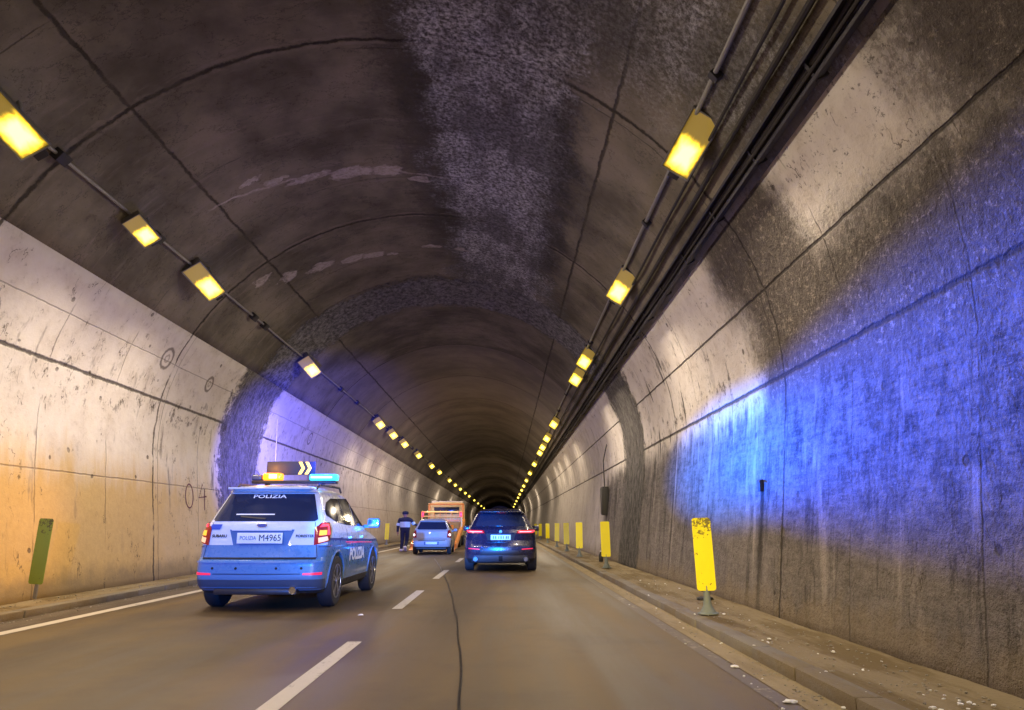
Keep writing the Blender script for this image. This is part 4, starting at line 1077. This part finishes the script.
# head frame between bed and cab
hf = MB()
for sx in (-1.0, 1.0): hf.box(sx, 5.85, 1.75, 0.12, 0.12, 1.35, 0.02)
hf.box(0, 5.85, 2.40, 2.1, 0.12, 0.10, 0.02); hf.box(0, 5.85, 1.45, 2.0, 0.1, 0.1, 0.02)
for k in range(5): hf.box(-0.7 + 0.35 * k, 5.85, 1.75, 0.04, 0.06, 0.6)
hf.build('head_frame', M_or, tt)
# lamp gantry with red ends
ga = MB()
ga.box(0, 3.0, 1.90, 2.25, 0.08, 0.10, 0.015); ga.box(0, 3.0, 1.66, 2.25, 0.07, 0.07, 0.015)
for sx in (-1.1, 1.1): ga.box(sx, 3.0, 1.35, 0.08, 0.08, 1.1, 0.015)
for sx in (-0.5, 0.5): ga.box(sx, 3.0, 1.78, 0.05, 0.05, 0.2)
gao = ga.build('lamp_gantry', simple('yellow_gantry_paint', (0.85, 0.55, 0.16), 0.4, 0, 0.15, 5), tt)
for sx in (-1.06, 1.06): MB().box(sx, 2.94, 1.78, 0.13, 0.05, 0.26, 0.02).build('marker_light', M_redon, gao)
MB().tube([(-0.9, 2.95, 1.90), (0.0, 2.9, 1.92), (0.9, 2.95, 1.90)], 0.015, 8).build('neon_tube', emis('lit_warm_tube', (1.0, 0.7, 0.25), 1.3), gao)
mv = MB(); mv.box(0, 3.6, 1.02, 1.2, 0.6, 0.35, 0.03); mv.build('winch_box', M_or, tt)
for sx in (-0.9, 0.9):
    b = MB(); b.prism([(-2.4, 0.01), (-1.2, 0.12), (-1.2, 0.19), (-2.4, 0.03)], 'X', sx - 0.2, sx + 0.2); b.build('ramp', M_or, tt)
    MB().box(sx * 1.17, -0.9, 0.32, 0.07, 0.09, 0.16, 0.02).build('tail_light', M_redon, tt)
for yy in (3.4, 6.9):
    for sg in (1, -1): wheel(tt, sg * 0.92, yy, 0.42, 0.26, sg, M_rim)
    
# ------------------------------------------------------------------ officer
def skinned(name, verts, edges, rads, mat, parent, sub=2, rootv=0):
    me = bpy.data.meshes.new(name); me.from_pydata(verts, edges, []); 
    o = bpy.data.objects.new(name, me); COL.objects.link(o)
    md = o.modifiers.new('skin', 'SKIN'); md.use_smooth_shade = True
    for i, r_ in enumerate(rads):
        d = me.skin_vertices[0].data[i]; d.radius = (r_, r_) if not isinstance(r_, tuple) else r_
        d.use_root = (i == rootv)
    sb = o.modifiers.new('sub', 'SUBSURF'); sb.levels = sub; sb.render_levels = sub
    dg = bpy.context.evaluated_depsgraph_get(); dg.update()
    me2 = bpy.data.meshes.new_from_object(o.evaluated_get(dg)); bpy.data.objects.remove(o)
    me2.name = name
    ob = bpy.data.objects.new(name, me2); COL.objects.link(ob)
    ob.parent = parent
    for m in (mat if isinstance(mat, list) else [mat]): me2.materials.append(m)
    for p in me2.polygons: p.use_smooth = True
    return ob
of = empty('person', (-4.72, 34.6, 0)); of.scale = (1.28, 1.2, 1.02); tag(of, 'officer in dark uniform with pale reflective back band, reaching towards the pale hatchback', 'person')
M_skin = simple('skin', (0.45, 0.26, 0.18), 0.55, 0, 0.08, 20)
M_uni = simple('navy_uniform', (0.012, 0.018, 0.05), 0.8, 0, 0.3, 18, 0.2)
M_band = simple('pale_reflective_band', (0.55, 0.72, 0.78), 0.4, 0, 0.1, 12)
M_shoe = simple('pale_shoe_covers', (0.75, 0.75, 0.73), 0.6, 0, 0.1, 12)
V = [(0, 0, 0.96), (0, 0.0, 1.12), (0, 0.0, 1.32), (0, 0.01, 1.46), (0, 0.01, 1.53), (0, 0.02, 1.60), (0, 0.02, 1.70),            # 0..6 spine, head
     (-0.19, 0, 1.44), (-0.25, -0.03, 1.17), (-0.27, 0.04, 0.92), (-0.27, 0.06, 0.84),                                           # 7..10 left arm
     (0.19, 0, 1.44), (0.33, 0.02, 1.20), (0.50, 0.16, 1.16), (0.58, 0.20, 1.17),                                                # 11..14 right arm, reaching
     (-0.085, 0.0, 0.90), (-0.085, 0.03, 0.50), (-0.11, -0.02, 0.09),                                                              # 15..17
     (0.085, 0.0, 0.90), (0.08, 0.06, 0.50), (0.05, -0.16, 0.16)]                                                                 # 18..20
E = [(0, 1), (1, 2), (2, 3), (3, 4), (4, 5), (5, 6), (3, 7), (7, 8), (8, 9), (9, 10), (3, 11), (11, 12), (12, 13), (13, 14), (0, 15), (15, 16), (16, 17), (0, 18), (18, 19), (19, 20)]
rd = [(0.17, 0.13), (0.16, 0.12), (0.19, 0.13), (0.13, 0.10), 0.06, 0.085, 0.10, 0.085, 0.06, 0.048, 0.04, 0.085, 0.06, 0.048, 0.04, 0.105, 0.075, 0.06, 0.105, 0.075, 0.06]
# fingers: five short chains from each palm
for (pi, dirv, thumb) in ((10, Vector((0, 0.1, -1)), Vector((0.5, 0.3, -0.6))), (14, Vector((1, 0.35, 0.05)), Vector((0.5, 0.5, 0.6)))):
    base = Vector(V[pi]); dirv.normalize()
    lat = dirv.cross(Vector((1, 0, 0)) if pi == 10 else Vector((0, 0, 1))).normalized()
    pa = len(V); V.append(tuple(base + dirv * 0.05)); E.append((pi, pa)); rd.append(0.034)
    for k in range(4):
        s0 = base + dirv * 0.075 + lat * (k - 1.5) * 0.021; L = (0.07, 0.08, 0.075, 0.06)[k]
        i0 = len(V); V.append(tuple(s0)); V.append(tuple(s0 + dirv * L * 0.55)); V.append(tuple(s0 + dirv * L + Vector((0, 0.02, -0.01))))
        E += [(pa, i0), (i0, i0 + 1), (i0 + 1, i0 + 2)]; rd += [0.0105, 0.0095, 0.008]
    i0 = len(V); thumb.normalize(); V.append(tuple(base + thumb * 0.045)); V.append(tuple(base + thumb * 0.085)); E += [(pi, i0), (i0, i0 + 1)]; rd += [0.013, 0.010]
body = skinned('body', V, E, rd, [M_uni, M_skin], of)
for p in body.data.polygons:
    c = p.center
    hand = (c.z < 0.87 and c.x < -0.21) or (c.x > 0.55)
    p.material_index = 1 if (c.z > 1.53 or hand) else 0
# face and hair / cap
fb = MB()
for sx in (-1, 1):
    fb.lathe([(0.0001, -0.012), (0.011, -0.006), (0.013, 0.0), (0.0001, 0.008)], 'Y', (sx * 0.034, 0.115, 1.665), 10)
    fb.box(sx * 0.092, 0.01, 1.65, 0.018, 0.035, 0.06, 0.007)
fb.box(0, 0.125, 1.635, 0.025, 0.03, 0.05, 0.009); fb.box(0, 0.112, 1.59, 0.05, 0.012, 0.012, 0.004)
fb.build('face', M_skin, of)
cp = MB(); cp.lathe([(0.112, 1.655), (0.118, 1.69), (0.118, 1.74), (0.10, 1.785), (0.05, 1.805), (0.0001, 1.81)], 'Z', (0, 0.005, 0), 24)
cp.prism([(-0.09, 0.08), (0.09, 0.08), (0.06, 0.19), (-0.06, 0.19)], 'Z', 1.685, 1.697); cp.build('cap', M_uni, of)
def torso_wrap(name, z0, z1, m, grow=0.012):
    b = MB()
    n = 28; rings = []
    for z in (z0, (z0 + z1) / 2, z1):
        t = (z - 1.0) / 0.4; a_ = 0.168 + 0.02 * t + grow; d_ = 0.128 + grow
        rings.append([b.bm.verts.new((a_ * math.cos(2 * math.pi * k / n), d_ * math.sin(2 * math.pi * k / n), z)) for k in range(n)])
    for r0, r1 in zip(rings, rings[1:]):
        for k in range(n): b.bm.faces.new((r0[k], r0[(k + 1) % n], r1[(k + 1) % n], r1[k]))
    return b.build(name, m, of, 60)
torso_wrap('jacket_hem', 0.93, 1.12, M_uni, 0.014)
torso_wrap('reflective_band', 1.07, 1.32, M_band, 0.020)
MB().tube([(-0.232, -0.02, 1.26), (-0.262, -0.02, 1.14)], [0.075, 0.072], 16).build('sleeve_band', M_band, of)
MB().tube([(0.27, 0.01, 1.30), (0.33, 0.02, 1.20)], [0.072, 0.070], 16).build('sleeve_band', M_band, of)
for (x, y, z, rx) in ((-0.11, 0.02, 0.05, 0), (0.05, -0.16, 0.12, R(-38))):
    MB().box(x, y + 0.03, z, 0.125, 0.30, 0.11, 0.045, Matrix.Rotation(rx, 4, 'X'), segs=3).build('shoe', M_shoe, of, 60)

# ------------------------------------------------------------------ graffiti on the left wall
gr = bpy.data.curves.new('g', 'CURVE')
def wallpt(y, z, off=0.012): return Vector((xat(z, -1, off), y, z))
strokes = []
def gstroke(b, pts, r_=0.018): b.tube([wallpt(y, z) for y, z in pts], r_, 6)
yc, zc_ = 16.75, 1.85
gf = empty('graffiti', wallpt(yc, zc_, 0.0)); M_spray = simple('dark_red_spray_paint', (0.12, 0.03, 0.06), 0.7, 0, 0.3, 20)
def numeral(b):
    for v in b.bm.verts:       # a thin film of spray paint on the wall
        w_ = wallpt(v.co.y, v.co.z, 0.0); v.co.x = w_.x + max(0.002, min(0.006, v.co.x - w_.x)); v.co -= Vector(gf.location)
    b.build('numeral', M_spray, gf)
b = MB()
gstroke(b, [(yc + 0.20 * math.cos(R(a)) - 0.02, zc_ + 0.27 * math.sin(R(a))) for a in range(80, 445, 20)])
numeral(b); b = MB()
gstroke(b, [(yc + 0.72, zc_ + 0.30), (yc + 0.50, zc_ - 0.02), (yc + 0.95, zc_ + 0.02), (yc + 0.83, zc_ + 0.03), (yc + 0.84, zc_ + 0.20), (yc + 0.81, zc_ - 0.30)])
numeral(b)
tag(gf, 'dark spray painted numerals 04 on the left wall beside the police car', 'graffiti')

# ------------------------------------------------------------------ litter and grit
M_lit = simple('white_litter', (0.8, 0.8, 0.78), 0.6, 0, 0.2, 30)
M_peb = simple('grit', (0.30, 0.27, 0.21), 0.85, 0, 0.5, 12)
def pebble(bm, x, y, z, s, rnd):
    r = bmesh.ops.create_icosphere(bm, subdivisions=1, radius=s, matrix=Matrix.Translation((x, y, z + s * 0.3)) @ Matrix.Diagonal((rnd.uniform(.7, 1.5), rnd.uniform(.7, 1.5), rnd.uniform(.35, .7), 1)))
    for v in r['verts']: v.co += Vector((rnd.uniform(-1, 1), rnd.uniform(-1, 1), rnd.uniform(-.5, .5))) * s * 0.3
rnd = random.Random(11)
bm = bmesh.new()
for i in range(1500):
    y = 2.0 + 22 * rnd.random() ** 1.6
    t = rnd.random()
    if t < 0.6: x = rnd.uniform(KR + 0.22, 3.2); z = KH
    elif t < 0.95: x = KR - abs(rnd.gauss(0, 0.10)) - 0.01; z = 0.004
    else: x = rnd.uniform(1.7, KR); z = 0.004
    if x < 1.6: continue
    pebble(bm, x, y, z, rnd.choice((0.004, 0.006, 0.008, 0.012)), rnd)
for i in range(350):
    y = 6.0 + 14 * rnd.random(); x = KL + abs(rnd.gauss(0, 0.15)) + 0.01 if rnd.random() < 0.5 else rnd.uniform(-7.0, KL - 0.22); pebble(bm, x, y, 0.004 if x > KL else KH, rnd.choice((0.006, 0.01, 0.014)), rnd)
me = bpy.data.meshes.new('grit'); bm.to_mesh(me); bm.free()
o = obj('grit', me, None, M_peb); tag(o, 'loose grit and small stones scattered along both kerbs', 'grit', None, 'stuff')
bm = bmesh.new()
for i in range(80):
    y = 3.2 + 12 * rnd.random() ** 1.3; x = rnd.uniform(KR - 0.1, 3.15) if rnd.random() < 0.8 else rnd.uniform(1.75, KR)
    pebble(bm, x, y, KH if x > KR else 0.004, rnd.choice((0.006, 0.008, 0.012, 0.016)), rnd)
for (cx_, cy_) in ((2.95, 3.9), (2.75, 4.6)):
    for i in range(14): pebble(bm, cx_ + rnd.gauss(0, 0.12), cy_ + rnd.gauss(0, 0.2), KH + 0.01, rnd.uniform(0.006, 0.02), rnd)
me = bpy.data.meshes.new('plaster_crumbs'); bm.to_mesh(me); bm.free()
o = obj('plaster_crumbs', me, None, M_lit); tag(o, 'white crumbs of paint and plaster lying along the right walkway', 'debris', None, 'stuff')
def scrap(x, y, z, s, label, mat=M_lit, seed=0):
    rn = random.Random(seed); bm = bmesh.new(); bmesh.ops.create_icosphere(bm, subdivisions=2, radius=1)
    for v in bm.verts: v.co = Vector((v.co.x * s * 1.3, v.co.y * s, max(-0.2, v.co.z) * s * 0.45)) * rn.uniform(0.7, 1.25)
    me = bpy.data.meshes.new('litter'); bm.to_mesh(me); bm.free()
    o = obj('litter', me, None, mat); o.location = (x, y, z + s * 0.1); tag(o, label, 'litter')
scrap(-6.15, 8.65, 0.01, 0.055, 'crumpled white paper in the left gutter near the camera', seed=1)
scrap(1.98, 6.55, 0.01, 0.03, 'white scrap on the right edge line, farther of two', seed=2)
scrap(1.97, 5.3, 0.01, 0.035, 'white scrap on the right edge line, nearer the camera', seed=3)
scrap(-1.95, 10.2, 0.01, 0.03, 'white scrap on the asphalt right of the police car', seed=6)
scrap(3.0, 11.2, KH, 0.10, 'dark clod at the foot of the right wall behind the nearest marker', M_dark, seed=4)
# dark bottle standing on the walkway
bt = empty('bottle', (2.95, 22.6, KH)); tag(bt, 'dark bottle left standing on the right walkway before the cabinet', 'bottle')
MB().lathe([(0.0001, 0), (0.06, 0.0), (0.065, 0.02), (0.065, 0.2), (0.03, 0.27), (0.025, 0.3)], 'Z', (0, 0, 0), 16).build('glass_body', M_black, bt)
MB().lathe([(0.028, 0.295), (0.028, 0.325), (0.0001, 0.325)], 'Z', (0, 0, 0), 12).build('cap', M_lit, bt)
